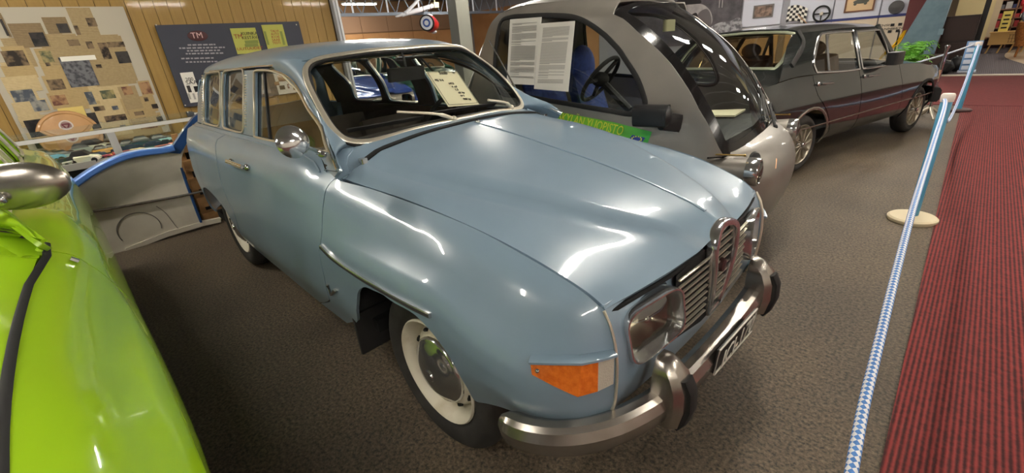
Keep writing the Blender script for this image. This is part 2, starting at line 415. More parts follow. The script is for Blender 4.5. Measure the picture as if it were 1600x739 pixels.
_wm = [tuple((np.array(a)+np.array(b))/2+np.array([.022, 0, .012])) for a, b in zip(_wb, _wt)]
WS = Surf([[(x,-y,z) for x,y,z in reversed(r)]+list(r[1:]) for r in (_wb, _wm, _wt)]); chk(WS, (-1.5, 0, .8))

# frame of the windscreen, traced on the right half, mirrored
_wpx = [(638,76),(580,80),(530,87),(503,92),(487,98),(479,107),(478,118),(482,133),(495,160),(510,187),(524,206),(537,217),(553,222),(575,222),(600,217),(650,203),(718,188)]
_wuv = WS.px(_wpx)
cU = (WS.n-1)/2
_wuv[0] = (_wuv[0][0], cU); _wuv[-1] = (_wuv[-1][0], cU)
_wr = crv(_wuv, 5); WSO = _wr+[(u, 2*cU-v) for u, v in reversed(_wr[1:-1])]   # closed outline in WS coordinates
def on(S, uv, off=0.): return S(uv)+S.nrm(uv)*off

# pillar between door frame and windscreen
_pp = [(424,108.5),(450,119),(471,142),(491,178),(512,219),(530,266)]
_pg = GH(GH.px(_pp)); _wl = WS(WS.px([(492,94),(478,110),(483,136),(497,163),(513,193),(540,220)]))
PN = []
for a, b in zip(_pg, _wl):
    d = b-a; bl = np.array([.30, -.80, .5]); bl /= np.linalg.norm(bl); L = np.linalg.norm(d)
    PN.append([a, a+d*.33+bl*L*.13, a+d*.67+bl*L*.11, b])
PN.append([np.array(q) for q in ((-.60,-.650,.988),(-.625,-.60,1.018),(-.63,-.56,1.038),(-.612,-.505,1.058))])
PN.append([np.array(q) for q in ((-.53,-.640,.960),(-.55,-.59,.995),(-.55,-.55,1.015),(-.53,-.49,1.035))])
PIL = Surf(PN); chk(PIL, (-1.2, 0, 1.1))

# ------------------------------------------------------------------ panels of the side
top = lambda a, b, v, n=10: [(a+(b-a)*i/n, v) for i in range(n+1)]
_df = SIDE.px([(527,271),(513,290),(504,330),(501,380),(506,430),(515,470),(523.5,503)])
_db = SIDE.px([(523.5,503),(500,483),(470,457),(440,430),(412,404)])
_dr = SIDE.px([(383,374),(367,337),(355,310),(347,290),(342,268),(338,245),(337,226)])
_fb = SIDE.px([(523.5,503),(540,515),(558,526)])
_fa = SIDE.px([(558,526),(557.5,505),(558,478)]) 
_fa2 = SIDE.px([(558,478),(559,461),(563,453),(572,450),(584,455),(599,462),(611,471),(647,492),(671,516),(690,540),(710,571),(726,600),(749,636),(775,655),(790,664)])
ufb = _fa2[-1]
FENDER = chain([(0,8),(7,8)], [(7,8)]+_df, _fb, _fa, _fa2, [ufb, (0,0)], [(0,0),(0,8)])
DOOR = chain([(7.05,8), _dr[-1][0:1]+(8,)], [( _dr[-1][0],8), _dr[-1]], list(reversed(_dr)), [_dr[0], _db[-1]], list(reversed(_db)), list(reversed(_df))+[(7.05,8)])
_ar = SIDE.ax([(-2.02,.36),(-2.06,.46),(-2.16,.56),(-2.30,.62),(-2.46,.64),(-2.64,.62),(-2.78,.55),(-2.87,.45),(-2.90,.36)])
QUART = chain([(_dr[-1][0],8),(14,8)], [(14,8),(14,0)], [(14,0),_ar[-1]], list(reversed(_ar)), [_ar[0], SIDE.ax([(-1.92,.37)])[0]], [SIDE.ax([(-1.92,.37)])[0], _dr[0]], _dr, [_dr[-1],(_dr[-1][0],8)])
_cf = list(reversed(GH.px(_pp)))
GHO = chain([(7,0),(2.0,0),(1.0,0),(.05,0)], [(.05,0),_cf[0]], _cf, [_cf[-1],(7,2)], [(7,2),(7,0)])
_wd = GH.px([(399,213),(399,165),(399,113)]); _wd2 = GH.px([(399,113),(402,111.6),(430,113.6),(444,120.5),(457,133),(470,148.5),(488,180),(508,221),(513,235)])
_wd3 = GH.px([(513,235),(490,231.5),(460,226),(439,221.5),(415,217),(399,213)])
DWIN = chain(_wd, _wd2, _wd3)
W2 = [tuple(p) for p in crv(GH.px([(350.4,198),(349,190),(348.5,160),(349.5,122),(351,114),(356,111.6),(372,109.4),(379,109.2),(381,113),(381.3,150),(381,198),(379.5,205.5),(375,206),(358,201.5)]), 3, True)]
W3 = [tuple(p) for p in crv(GH.px([(319.6,186),(319.6,160),(320.6,124),(322.5,117),(327,115.2),(338,113.3),(343,113.2),(344.8,117),(344.6,150),(344,190),(342.5,195.5),(337,196),(326,193.3),(321,191)]), 3, True)]

HERO = {}
G = .0025
HERO['front_fender'] = panel(SIDE, shrink(FENDER, SIDE, G))
HERO['front_door'] = panel(SIDE, shrink(DOOR, SIDE, G))
HERO['rear_quarter'] = panel(SIDE, shrink(QUART, SIDE, G))
HERO['window_surround'] = panel(GH, GHO, [DWIN, W2, W3], step=.04)
def off(d, k):
    return d[0]+d[2]*k, d[1], d[2]
HERO['door_pane'] = panel(GH, DWIN, flange=0, step=.1); HERO['quarter_pane'] = panel(GH, W2, flange=0, step=.1); HERO['rear_side_pane'] = panel(GH, W3, flange=0, step=.1)
for k in ('door_pane', 'quarter_pane', 'rear_side_pane'): HERO[k] = off(HERO[k], -.014)
HERO['windscreen_pillar'] = panel(PIL, chain(top(0,7,0),[(7,0),(7,3)],top(7,0,3),[(0,3),(0,0)]), flange=.006)
us = 6.35
_hf = [(0, 10-10*i/12) for i in range(13)]
HERO['hood'] = panel(HOOD, shrink(chain([(0,10),(0,0)], [(0,0),(us,0)], [(us,0),(us,10)], [(us,10),(0,10)]), HOOD, .005), flange=.02, step=.025)
HERO['cowl'] = panel(HOOD, chain([(us,10),(us,0)], [(us,0),(7,0)], [(7,0),(7,10)], [(7,10),(us,10)]), step=.025)
HERO['roof'] = panel(ROOF, chain([(0,0),(6,0)], [(6,0),(6,10)], [(6,10),(0,10)], [(0,10),(0,0)]), step=.05)
HERO['windscreen'] = off(panel(WS, WSO, flange=0, step=.06), -.012)
# dark trim on the inside (headlining, door trims, pillars)
_v, _f, _n0 = off(panel(GH, GHO, [DWIN, W2, W3], step=.08, flange=0), -.03)
HERO['interior_trim'] = (_v, [q for q in _f if not any(_v[i][0] > -.70 and _v[i][2] < 1.16 for i in q)], _n0)

def strip(S, outline, w, h, offs, closed=True):
    """moulding along an outline of S"""
    uv = np.array(outline); P = on(S, uv, offs); N = S.nrm(uv)
    return MB().tube(P, 1, n=8, closed=closed, flat=(w, h), up=[Vector(n) for n in N])
def mirr_mb(mb): return mesh_flip(mb)
def mesh_flip(mb):
    o = MB(); o.v = [(x, -y, z) for x, y, z in mb.v]; o.f = [tuple(reversed(f)) for f in mb.f]; return o
def both(name, mb, m, parent, label=None):
    mb.build(name, m, parent, label=label); mesh_flip(mb).build(name, m, parent, label=label)

# ------------------------------------------------------------------ wheels
def wheel(parent, c, side, rad=.324, rimr=.205, capr=.128, caplabel=None, w=.155, rimmat=None, holes=True, name='wheel'):
    """side=-1: outer face looks towards -y of the parent"""
    rot = rotm(x=90 if side < 0 else -90)   # lathe axis z -> outward
    h = w/2
    ty = MB().lathe([(rimr+.004,-h+.02),(rimr+.02,-h+.002),(rad-.05,-h-.008),(rad-.016,-h+.008),(rad-.004,-h+.026),(rad,-.02),(rad-.003,-.018),(rad-.003,-.012),(rad,-.01),(rad,.01),(rad-.003,.012),(rad-.003,.018),(rad,.02),(rad-.004,h-.026),(rad-.016,h-.008),(rad-.034,h+.004),(rad-.05,h+.009),(rimr+.03,h+.006),(rimr+.012,h-.004),(rimr+.002,h-.014)], c, rot, 56)
    t = ty.build(name, M_TYRE, parent, angle=40)
    rm = MB().lathe([(rimr-.005,-h+.02),(rimr+.004,h-.016),(rimr+.006,h-.004),(rimr+.001,h+.002),(rimr-.006,h-.002),(rimr-.012,h-.012),(rimr-.022,h-.026),(rimr-.028,h-.050),(rimr-.034,h-.066),(rimr-.040,h-.066),(rimr-.046,h-.048),(capr+.014,h-.034),(capr+.004,h-.028),(capr-.02,h-.024),(0,h-.024)], c, rot, 48)
    r = rm.build('rim', rimmat or M_RIM, t, angle=40)
    if holes:
        for k in range(10):
            a = 2*PI*(k+.3)/10; rr = (capr+.014+rimr-.046)/2
            p = rot @ Vector((rr*math.cos(a), rr*math.sin(a), h-.040)); hb = MB()
            fr = rot @ rotm(z=math.degrees(a)) @ rotm(y=-27)
            hb.rbox(Vector(c)+p, (.017, .028, .010), .008, fr); hb.build('vent_hole', M_BLACK, r)
    cp = MB().lathe([(capr+.004,h-.03),(capr+.004,h-.02),(capr-.004,h-.010),(capr-.012,h-.008),(capr-.018,h-.002),(capr*.6,h+.014),(capr*.3,h+.021),(.024,h+.0225),(.022,h+.028),(.010,h+.030),(0,h+.030)], c, rot, 40)
    cp.build('hub_cap', M_CHROME, t, angle=40, label=caplabel)
    return t

def body_common(root, paint, flip, parts=None):
    """panels shared by the two cars of this make; flip mirrors the traced side onto the other"""
    for k, m in (('front_fender', paint), ('front_door', paint), ('rear_quarter', paint), ('window_surround', paint), ('windscreen_pillar', paint), ('door_pane', M_GLASS), ('quarter_pane', M_GLASSD), ('rear_side_pane', M_GLASSD), ('interior_trim', M_INT)):
        put(k, HERO[k], m, root); put(k, mirrored(HERO[k]), m, root)
    for k, m in (('hood', paint), ('cowl', paint), ('roof', paint), ('windscreen', M_GLASS)): put(k, HERO[k], m, root)
    b = strip(WS, WSO, .024, .014, .004); ws = b.build('windscreen_frame', M_STEEL, root)
    inner = [tuple(p) for p in shrink(WSO, WS, .016)]
    strip(WS, inner, .012, .014, -.001).build('windscreen_seal', M_RUB, ws)
    outer = [tuple(p) for p in shrink(WSO, WS, -.014)]
    strip(WS, outer, .010, .012, -.001).build('windscreen_seal', M_RUB, ws)
    for o in (DWIN, W2, W3): both('window_frame', strip(GH, shrink(o, GH, -.003), .011, .012, .003), M_STEEL, root)
    # bright edge along the door frame and drip rail
    both('drip_rail', strip(GH, _cf+[(GH.m-1.0, 2.0)] if False else crv(_cf, 4)+[(3.2,2.0),(4.2,2.0),(5.2,2.0),(5.9,2.0)], .010, .012, .006, False), M_CHROME if paint is M_BLUE else paint, root)
    both('cowl_corner', MB().tube([(-.49,-.640,.955),(-.55,-.622,.982),(-.60,-.585,1.012),(-.625,-.54,1.036)], 1, n=10, flat=(.10,.035), up=(.15,-.55,.8)), paint, root)
    # dark insides: floor, firewall, inner arches, tail
    MB().box((-1.75,0,.31),(2.6,1.30,.06)).build('floor_pan', M_BLACK, root)
    MB().box((-.60,0,.66),(.04,1.28,.70)).build('firewall', M_INT, root)
    fl = MB().box((-.02,0,.58),(1.05,.86,.16)); fl.build('engine_bay', M_BLACK, root)
    for c_, d_ in (((-.02,-.44,.55),(1.02,.02,.50)),((-.52,-.57,.50),(.03,.26,.40)),((-2.5,-.50,.52),(1.0,.02,.40)),((-1.98,-.60,.45),(.02,.2,.20))): both('inner_arch', MB().box(c_, d_), M_BLACK, root)
    both('door_trim', MB().box((-1.85,-.60,.68),(2.35,.02,.70)), M_INT, root)
    tg = [[(-3.10,0,.38),(-3.10,.3,.38),(-3.06,.53,.39)],[(-3.24,0,.62),(-3.24,.3,.62),(-3.17,.60,.62)],[(-3.23,0,.95),(-3.23,.3,.95),(-3.155,.575,.95)],[(-3.19,0,1.08),(-3.19,.3,1.08),(-3.11,.53,1.06)],[(-3.12,0,1.26),(-3.12,.28,1.25),(-3.06,.50,1.24)],[(-3.08,0,1.39),(-3.08,.28,1.378),(-3.02,.47,1.335)]]
    TG = Surf([[(x,-y,z) for x,y,z in reversed(r)]+r[1:] for r in tg]); chk(TG, (-2, 0, .8))
    hole = [tuple(p) for p in crv([(3.25,.5),(4.8,.6),(4.8,3.4),(3.25,3.5)], 6, True)]
    put('tailgate', panel(TG, chain([(0,0),(5,0)],[(5,0),(5,4)],[(5,4),(0,4)],[(0,4),(0,0)]), [hole], step=.06), paint, root)
    put('tailgate_pane', off(panel(TG, hole, flange=0, step=.1), -.01), M_GLASSD, root)
    # dashboard, seats, steering wheel
    MB().tube([(-.72,-.60,1.00),(-.70,-.3,1.015),(-.70,0,1.02),(-.70,.3,1.015),(-.72,.60,1.00)], 1, n=10, flat=(.22,.10), up=(0,0,1)).build('dashboard', M_INT, root)
    for y in (-.33, .33):
        MB().tube([(-1.62,y,.56),(-1.10,y,.60)], 1, n=12, flat=(.48,.16), up=(0,0,1)).build('seat_cushion', M_INT, root)
        MB().tube([(-1.60,y,.58),(-1.68,y,.80),(-1.74,y,.99)], 1, n=12, flat=(.46,.13), up=(1,0,.3)).build('seat_back', M_INT, root)
    MB().tube([(-2.45,0,.58),(-1.98,0,.60)], 1, n=12, flat=(1.16,.16), up=(0,0,1)).build('rear_seat_cushion', M_INT, root)
    MB().tube([(-2.42,0,.60),(-2.50,0,.80),(-2.54,0,.96)], 1, n=12, flat=(1.08,.13), up=(1,0,.3)).build('rear_seat_back', M_INT, root)
    a = [Vector((-1.02,.33,1.0))+rotm(y=-62) @ Vector((.19*math.cos(t), .19*math.sin(t), 0)) for t in np.linspace(0, 2*PI, 28, endpoint=False)]
    sw = MB().tube(a, .013, n=8, closed=True); c0 = Vector((-1.02,.33,1.0))
    for q in (0, 9, 19): sw.tube([c0, a[q]], .011, n=6)
    sw.tube([c0, c0+Vector((.33,0,-.15))], .02, n=8); sw.build('steering_wheel', M_RUB, root)
    # mirror inside
    MB().rbox((-.84,-.05,1.298),(.03,.195,.06),.012,rotm(z=-8,y=8)).tube([(-.85,-.04,1.32),(-.87,-.03,1.37),(-.90,-.02,1.40)], .006, n=6).build('rear_view_mirror', M_RUB, root)
    return root

hero = thing('station_wagon', 'pale blue two-door station wagon with chrome grille, filling the middle of the hall', 'car')
body_common(hero, M_BLUE, False)
both('drip_moulding', strip(SIDE, [(7.35+i*.33,7.62) for i in range(17)], .008, .008, .002, False), M_BLUE, hero)
for sx in (-1, 1):
    wheel(hero, (0, sx*.60, .322), sx, caplabel='polished round hub cap'); wheel(hero, (-2.498, sx*.575, .322), sx)
# bright trim strip on the fender
_ts = SIDE.px([(503,385),(520,402),(560,430),(590,448),(620,465),(650,481),(674,492.5)])
both('side_trim_strip', strip(SIDE, crv(_ts, 4), .018, .014, .004, False), M_CHROME, hero)
# chevron badge behind the wheel arch
_bd = SIDE.px([(513,444),(519,459),(525,452)]); p = on(SIDE, _bd, .004)
both('fender_badge', MB().tube([p[0], p[1], p[2]], .008, n=6), M_CHROME, hero)
# door handle
hp = on(SIDE, SIDE.px([(364,253),(376,257),(389,262)]), 0); hn = SIDE.nrm(SIDE.px([(376,257)]))[0]
MBh = MB().tube([hp[0]+hn*.03, hp[1]+hn*.032, hp[2]+hn*.03], 1, n=10, flat=(.022,.014), up=Vector(hn)).ell(hp[0]+hn*.008, (.06,.03,.034)).ell(hp[2]+hn*.008, (.05,.03,.034)).tube([hp[0], hp[0]+hn*.03], .009).tube([hp[2], hp[2]+hn*.03], .009)
both('door_handle', MBh, M_CHROME, hero)
# door window divider and chrome belt moulding
dv = on(GH, GH.px([(409,113),(413,160),(418,217)]), -.012); both('window_divider', MB().tube(dv, .008, n=6), M_RUB, hero)
# louvre strips on the pillar between door and side windows
for x0 in (384.2, 316.8):
    lv = on(GH, GH.px([(x0,118+k*4.2) for k in range(20)]), .002); ln = GH.nrm(GH.px([(x0,160)]))[0]
    m_ = MB()
    for q in lv: m_.box(q, (.022,.008,.006))
    both('pillar_louvres', m_, M_STEEL, hero)
# cowl slot with bright ends
su = [(us+.02, 1.9+6.2*i/20) for i in range(21)]
SL = strip(HOOD, su, .026, .012, .002, False); sl = SL.build('cowl_vent', M_BLACK, hero)
for q in (su[0], su[-1]):
    c = on(HOOD, [q], .004)[0]; MB().rbox(c, (.034,.028,.02), .006).build('vent_end_cap', M_CHROME, sl)
# raised rib down the middle of the hood
strip(HOOD, [(.75+i*.27, 5.0) for i in range(21)], .016, .007, .000, False).build('hood_rib', M_BLUE, hero)
# washer nozzle and hood bump stop
c = on(HOOD, [(6.02, 5)], .004)[0]; MB().ell(c, (.03,.02,.014)).build('washer_nozzle', M_CHROME, hero)
# wipers
def wiper(piv, tip, b0, b1):
    p, t = on(WS, WS.px([piv]), .010)[0], on(WS, WS.px([tip]), .03)[0]
    mid = (p+t)/2; n = WS.nrm(WS.px([tip]))[0]; mid = mid+n*.018
    arm = MB().tube(crv([p, p*.7+t*.3+n*.02, t+n*.006], 6), [.009]*6+[.006]*7, n=8).ell(p, (.03,.03,.03)).build('wiper_arm', M_STEEL, hero)
    bl = on(WS, crv(WS.px([b0, ((b0[0]+b1[0])/2, (b0[1]+b1[1])/2), b1]), 6), .012); nn = [Vector(q) for q in WS.nrm(crv(WS.px([b0, ((b0[0]+b1[0])/2, (b0[1]+b1[1])/2), b1]), 6))]
    MB().tube(bl, 1, n=8, flat=(.007,.026), up=nn).build('wiper_blade', M_RUB, arm)
wiper((708,188), (618,183), (543,207), (660,186)); wiper((797,170), (757,164), (675,180), (772,165))
# paper sign behind the windscreen
M_PAPER = mat('cream_paper', (238, 226, 196), .8); M_INK = mat('ink', (42, 38, 36), .8); M_WHITE = mat('white_paper', (226, 222, 212), .8)
def sheet(name, tl, tr, br, bl, m, parent, th=.002):
    P = [Vector(q) for q in (tl, tr, br, bl)]; n = (P[1]-P[0]).cross(P[3]-P[0]).normalized()
    o = MB(); o.v = [tuple(q) for q in P]+[tuple(q+n*th) for q in P]; o.f = [(0,1,2,3),(7,6,5,4)]+[(i,i+4,(i+1)%4+4,(i+1)%4) for i in range(4)]
    return o.build(name, m, parent, smooth=False)
F_ = F0.at
sx_ = lambda u, v, x: Vector(F_(u, v, 'x', x))
tl, tr, br, bl = sx_(664.5,112,-.80), sx_(714,111.5,-.80), sx_(749,163,-.64), sx_(702,170,-.64)
br = tr+(br-tr); bl = tl+(br-tr)
sg = sheet('price_sign', tl, tr, br, bl, M_PAPER, None)
props(sg, 'cream paper sign with handwritten lines leaning behind the blue wagon windscreen', 'sign')
rx, dn = (tr-tl), (bl-tl); nn_ = rx.cross(dn).normalized(); nn_ = nn_ if nn_.dot(Vector(EYE)-tl) > 0 else -nn_
for t, a, b, s in (('Saab', .36, .10, .030), ('97', .80, .09, .016), ('95 V4', .10, .30, .022), ('1973', .44, .40, .018), ('4 cyl', .48, .49, .018), ('1.5', .52, .58, .018), ('65 hp', .56, .67, .018), ('4+1', .56, .76, .018), ('900 kg', .58, .86, .018)):
    text_mesh('sign_line', t, M_INK, sg, tl+rx*a+dn*b+nn_*.0035, rx, -dn, s)
bw = MB()
for a, b, c2, d2 in ((.03,.03,.97,.04),(.03,.96,.97,.97),(.03,.03,.045,.97),(.955,.03,.97,.97)):
    q = [tl+rx*x+dn*y+nn_*.0032 for x, y in ((a,b),(c2,b),(c2,d2),(a,d2))]; bw.quad(*q)
bw.build('sign_border', M_INK, sg, smooth=False)
# outside mirror
def door_mirror(root, sgn):
    b = MB().lathe([(0,-.030),(.03,-.026),(.055,-.012),(.066,0),(.068,.006),(.064,.012),(0,.010)], (0,0,0), rotm(y=-100,z=25) , 24)
    b.v = [(x-.41, y-.80, z*.80+1.150) for x, y, z in b.v]
    st = MB().tube([(-.41,-.79,1.145),(-.49,-.74,1.115),(-.57,-.66,1.065)], .008, n=8).ell((-.575,-.655,1.058),(.06,.03,.03))
    if sgn > 0: b, st = mesh_flip(b), mesh_flip(st)
    o = b.build('door_mirror', M_CHROME, root); st.build('mirror_stalk', M_CHROME, o)
door_mirror(hero, -1)
# radio aerial on the far pillar
MB().tube([(-.70,.60,1.08),(-.73,.61,1.13),(-.92,.60,1.42)], [.012,.006,.003], n=6).build('aerial', M_CHROME, hero)

# ------------------------------------------------------------------ nose of the wagon
_fp = []
for z, dx in ((.40,-.03),(.52,0.),(.64,.005),(.73,-.012),(.775,-.03)):
    _fp.append([(.655+dx,-.535,z),(.662+dx,-.42,z),(.674+dx,-.25,z),(.682+dx,0,z),(.674+dx,.25,z),(.662+dx,.42,z),(.655+dx,.535,z)])
FP = Surf(_fp); chk(FP, (0, 0, .6))
_lh = [[tuple(p) for p in FP.ax(crv([(sg*.275,.735),(sg*.262,.60),(sg*.30,.585),(sg*.44,.57),(sg*.465,.60),(sg*.475,.70),(sg*.45,.722)], 3, True), 'yz')] for sg in (-1, 1)]
NOSE = panel(FP, chain([(0,0),(4,0)],[(4,0),(4,6)],[(4,6),(0,6)],[(0,6),(0,0)]), _lh, step=.04)
put('nose_panel', NOSE, M_BLUE, hero)
gr = MB()
for yv in (1,):
    P = [(.682,-.262,.755),(.692,-.08,.775),(.692,.08,.775),(.682,.262,.755),(.686,.25,.535),(.694,.08,.51),(.694,-.08,.51),(.686,-.25,.535)]
    gr.add(P, [(0,1,6,7),(1,2,5,6),(2,3,4,5)])
gr.build('grille_opening', M_BLACK, hero, smooth=False)
slot = MB().tube([(.628,-.52,.748),(.672,-.28,.762),(.690,-.11,.776)], 1, n=8, flat=(.014,.014), up=(0,0,1)); both('hood_gap_shade', slot, M_BLACK, hero)  # black strip put in as the shade of the gap under the hood edge
for sgn in (-1, 1):
    for k in range(9):
        z = .555+k*.0235
        MB().tube([(.692,sgn*.262,z),(.700,sgn*.16,z+.004),(.704,sgn*.085,z+.006)], 1, n=6, flat=(.009,.0045), up=(0,0,1)).build('grille_bar', M_STEEL, hero)
sh = [(.690,-.040,.525),(.704,-.058,.60),(.710,-.072,.68),(.710,-.084,.755),(.708,-.078,.795),(.702,-.05,.820),(.698,0,.830),(.702,.05,.820),(.708,.078,.795),(.710,.084,.755),(.710,.072,.68),(.704,.058,.60),(.690,.040,.525)]
shield = MB().tube(crv(sh, 4), 1, n=10, flat=(.026,.034), up=(1,0,.1), closed=True).build('grille_shield', M_CHROME, hero)
bp = MB(); sp = [(.697,y*.9,z) for _, y, z in sh]; bp.add(sp, [tuple(range(len(sp)))]); bp.build('shield_back', M_BLACK, shield, smooth=False)
for k in range(9):
    z = .575+k*.0265; w = np.interp(z, [.53,.6,.68,.755,.795,.822], [.045,.062,.074,.084,.078,.05])-.012
    MB().box((.706,0,z),(.010,2*w,.0045)).build('shield_bar', M_STEEL, shield)
MB().lathe([(0,.012),(.020,.010),(.024,0),(.024,-.004)], (.710,0,.69), rotm(y=90), 20).build('shield_emblem', mat('badge_red_black', (60, 34, 34), .4, .4), shield)
def lamp(sgn):
    it, ib, ob, ot = [Vector((x, sgn*y, z)) for x, y, z in ((.690,.270,.746),(.702,.252,.588),(.660,.466,.556),(.644,.492,.730))]
    nrm = Vector((.95, sgn*.24, .12)).normalized()
    def loop(ins, dep, rad=.28):
        c = (it+ib+ob+ot)/4; q = [c+(p-c)*ins+nrm*dep for p in (it, ib, ob, ot)]; out = []
        for i in range(4):
            a, b, d = q[i-1], q[i], q[(i+1) % 4]
            for k in range(7):
                t = k/6; p0 = b+(a-b)*rad; p2 = b+(d-b)*rad; out.append((1-t)**2*p0+2*t*(1-t)*b+t*t*p2)
        return out
    def loft(ls):
        o = MB(); n = len(ls[0]); o.v = [tuple(p) for l in ls for p in l]
        for j in range(len(ls)-1):
            for i in range(n):
                k = (i+1) % n; o.f.append((j*n+i, j*n+k, (j+1)*n+k, (j+1)*n+i))
        return o
    bz = loft([loop(1.0,-.03), loop(1.02,.012), loop(1.0,.022), loop(.95,.022), loop(.94,.016), loop(.84,-.010), loop(.82,-.018)]); bz.build('headlight_bezel', M_CHROME, hero, angle=30)
    g = loft([loop(.84,-.010), loop(.6,.004), loop(.3,.010), loop(.02,.012)]); g.f.append(tuple(range(len(g.v)-28, len(g.v))))
    hd = g.build('headlight_lens', M_LENS, hero, angle=60)
    rf = loft([loop(.83,-.018), loop(.66,-.045), loop(.45,-.07), loop(.2,-.085), loop(.02,-.088)]); rf.f.append(tuple(range(len(rf.v)-28, len(rf.v)))); rf.build('reflector', M_CHROMEW, hd, angle=60)
    cc = (it+ib+ob+ot)/4; MB().ell(cc-nrm*.03, (.035,.035,.035)).build('bulb_cap', M_CHROME, hd)
M_LENS = glass('lamp_lens', (205, 205, 195), .10)
lamp(-1); lamp(1)
both('fender_bead', strip(SIDE, [(0.0, 8-.2*i) for i in range(40)], .007, .010, .002, False), M_STEEL, hero)
# amber corner indicators (traced on the fender surface)
M_AMBER = mat('amber_lens', (214, 112, 34), .18, 0, .6, noise=(60, (198, 96, 26), .4, .6), bump=(180, .25)); M_CLEAR = mat('clear_lens', (178, 172, 158), .2, 0, .6, bump=(180, .25))
def indicator(sgn):
    top_, bot_ = SIDE.px([(829,565),(868,564),(905,562),(930,558),(958,553)]), SIDE.px([(832,584),(866,598),(898,609),(928,603),(956,596)])
    T, B = SIDE(top_), SIDE(bot_); NT = SIDE.nrm(top_); prot = [.008,.022,.036,.026,.010]
    def blk(i0, i1, name, m, par=None):
        o = MB(); 
        for i in range(i0, i1+1):
            n_ = NT[i]*prot[i]; o.v += [tuple(T[i]-NT[i]*.01), tuple(T[i]+n_*.8), tuple(B[i]+n_), tuple(B[i]-NT[i]*.01)]
        for i in range(i1-i0):
            for k in range(3): o.f.append((i*4+k, i*4+k+1, i*4+k+5, i*4+k+4))
        o.f += [(3,2,1,0), tuple(len(o.v)-4+k for k in range(4))]
        if sgn > 0: o = mesh_flip(o)
        return o.build(name, m, par or hero, angle=20)
    a = blk(0, 3, 'indicator_lens', M_AMBER); blk(3, 4, 'side_light_lens', M_CLEAR)
    hd = MB().tube([tuple(T[i]+NT[i]*(prot[i]*.5)+np.array([0,0,.008])) for i in range(5)], 1, n=8, flat=(.034,.010), up=(0,0,1))
    if sgn > 0: hd = mesh_flip(hd)
    hd.build('indicator_hood', M_BLUE, hero)
    sc = MB().ell(T[0]*.35+B[0]*.35+T[1]*.15+B[1]*.15+NT[0]*.018, (.012,.012,.012)); sc = mesh_flip(sc) if sgn > 0 else sc; sc.build('lens_screw', M_CHROME, a)
indicator(-1); indicator(1)
# bumper
bpth = crv([(.425,-.742,.432),(.50,-.728,.432),(.59,-.672,.432),(.665,-.575,.432),(.712,-.455,.432),(.733,-.34,.432),(.742,-.17,.432),(.745,0,.432)], 5)
bpth += [(x,-y,z) for x,y,z in reversed(bpth[:-1])]
prof = [(-.040,.016),(-.018,.030),(.004,.028),(.018,.018),(.030,-.008),(.026,-.048),(.014,-.066),(-.006,-.070)]  # (out, up)
o = MB(); P = [np.array(p) for p in bpth]; n = len(P); m = len(prof)
for i in range(n):
    t = P[min(i+1, n-1)]-P[max(i-1, 0)]; t /= np.linalg.norm(t); nr = np.array([t[1], -t[0], 0]); e = min(i, n-1-i); s_ = [.45, .78, .93, .99][e] if e < 4 else 1
    for a, b in prof: o.v.append(tuple(P[i]+nr*a*s_+np.array([0, 0, b*s_])))
for i in range(n-1):
    for k in range(m-1): o.f.append((i*m+k, (i+1)*m+k, (i+1)*m+k+1, i*m+k+1))
o.f += [tuple(range(m)), tuple(range(len(o.v)-1, len(o.v)-m-1, -1))]
bum = o.build('bumper', M_CHROMEW, hero, angle=28)
for sgn in (-1, 1):
    y0 = sgn*.365
    def ring(z, xo, w): return [(.70,y0-w,z),(xo-.02,y0-w,z),(xo,y0-w*.6,z),(xo+.004,y0,z),(xo,y0+w*.6,z),(xo-.02,y0+w,z),(.70,y0+w,z)]
    ov = MB(); L = [(.335,.752,.034),(.35,.775,.046),(.42,.79,.052),(.48,.788,.052),(.52,.772,.046),(.555,.742,.032),(.565,.725,.02)]
    for l in L: ov.v += ring(*l)
    for j in range(len(L)-1):
        for k in range(6): ov.f.append((j*7+k, j*7+k+1, (j+1)*7+k+1, (j+1)*7+k))
    ov.f += [(6,5,4,3,2,1,0), tuple(len(ov.v)-7+k for k in range(7))]
    og = ov.build('overrider', M_CHROMEW, bum, angle=32)
    MB().tube([(.765,y0,.338),(.784,y0,.37),(.797,y0,.42),(.795,y0,.48),(.778,y0,.515)], 1, n=8, flat=(.045,.022), up=(1,0,0)).build('rubber_buffer', M_RUB, og)
pl = sheet('number_plate', (.782,-.150,.478), (.792,.150,.478), (.784,.150,.385), (.774,-.150,.385), mat('plate_black', (24, 24, 24), .5), hero, .004)
M_PLW = mat('plate_white', (206, 202, 190), .5)
text_mesh('plate_text', 'ICI-170', M_PLW, pl, (.788,-.132,.397), (.005,1,0), (.1,0,1), .105, width=.264)
MB().tube([(.786,-.15,.480),(.796,.15,.480),(.788,.15,.383),(.778,-.15,.383)], .003, n=6, closed=True).build('plate_border', M_PLW, pl)
# mud flap, exhaust-dark underside
MB().rbox((-.50,-.63,.29),(.02,.20,.20),.004).build('mud_flap', M_RUB, hero)
MB().rbox((-.50,.63,.29),(.02,.20,.20),.004).build('mud_flap', M_RUB, hero)
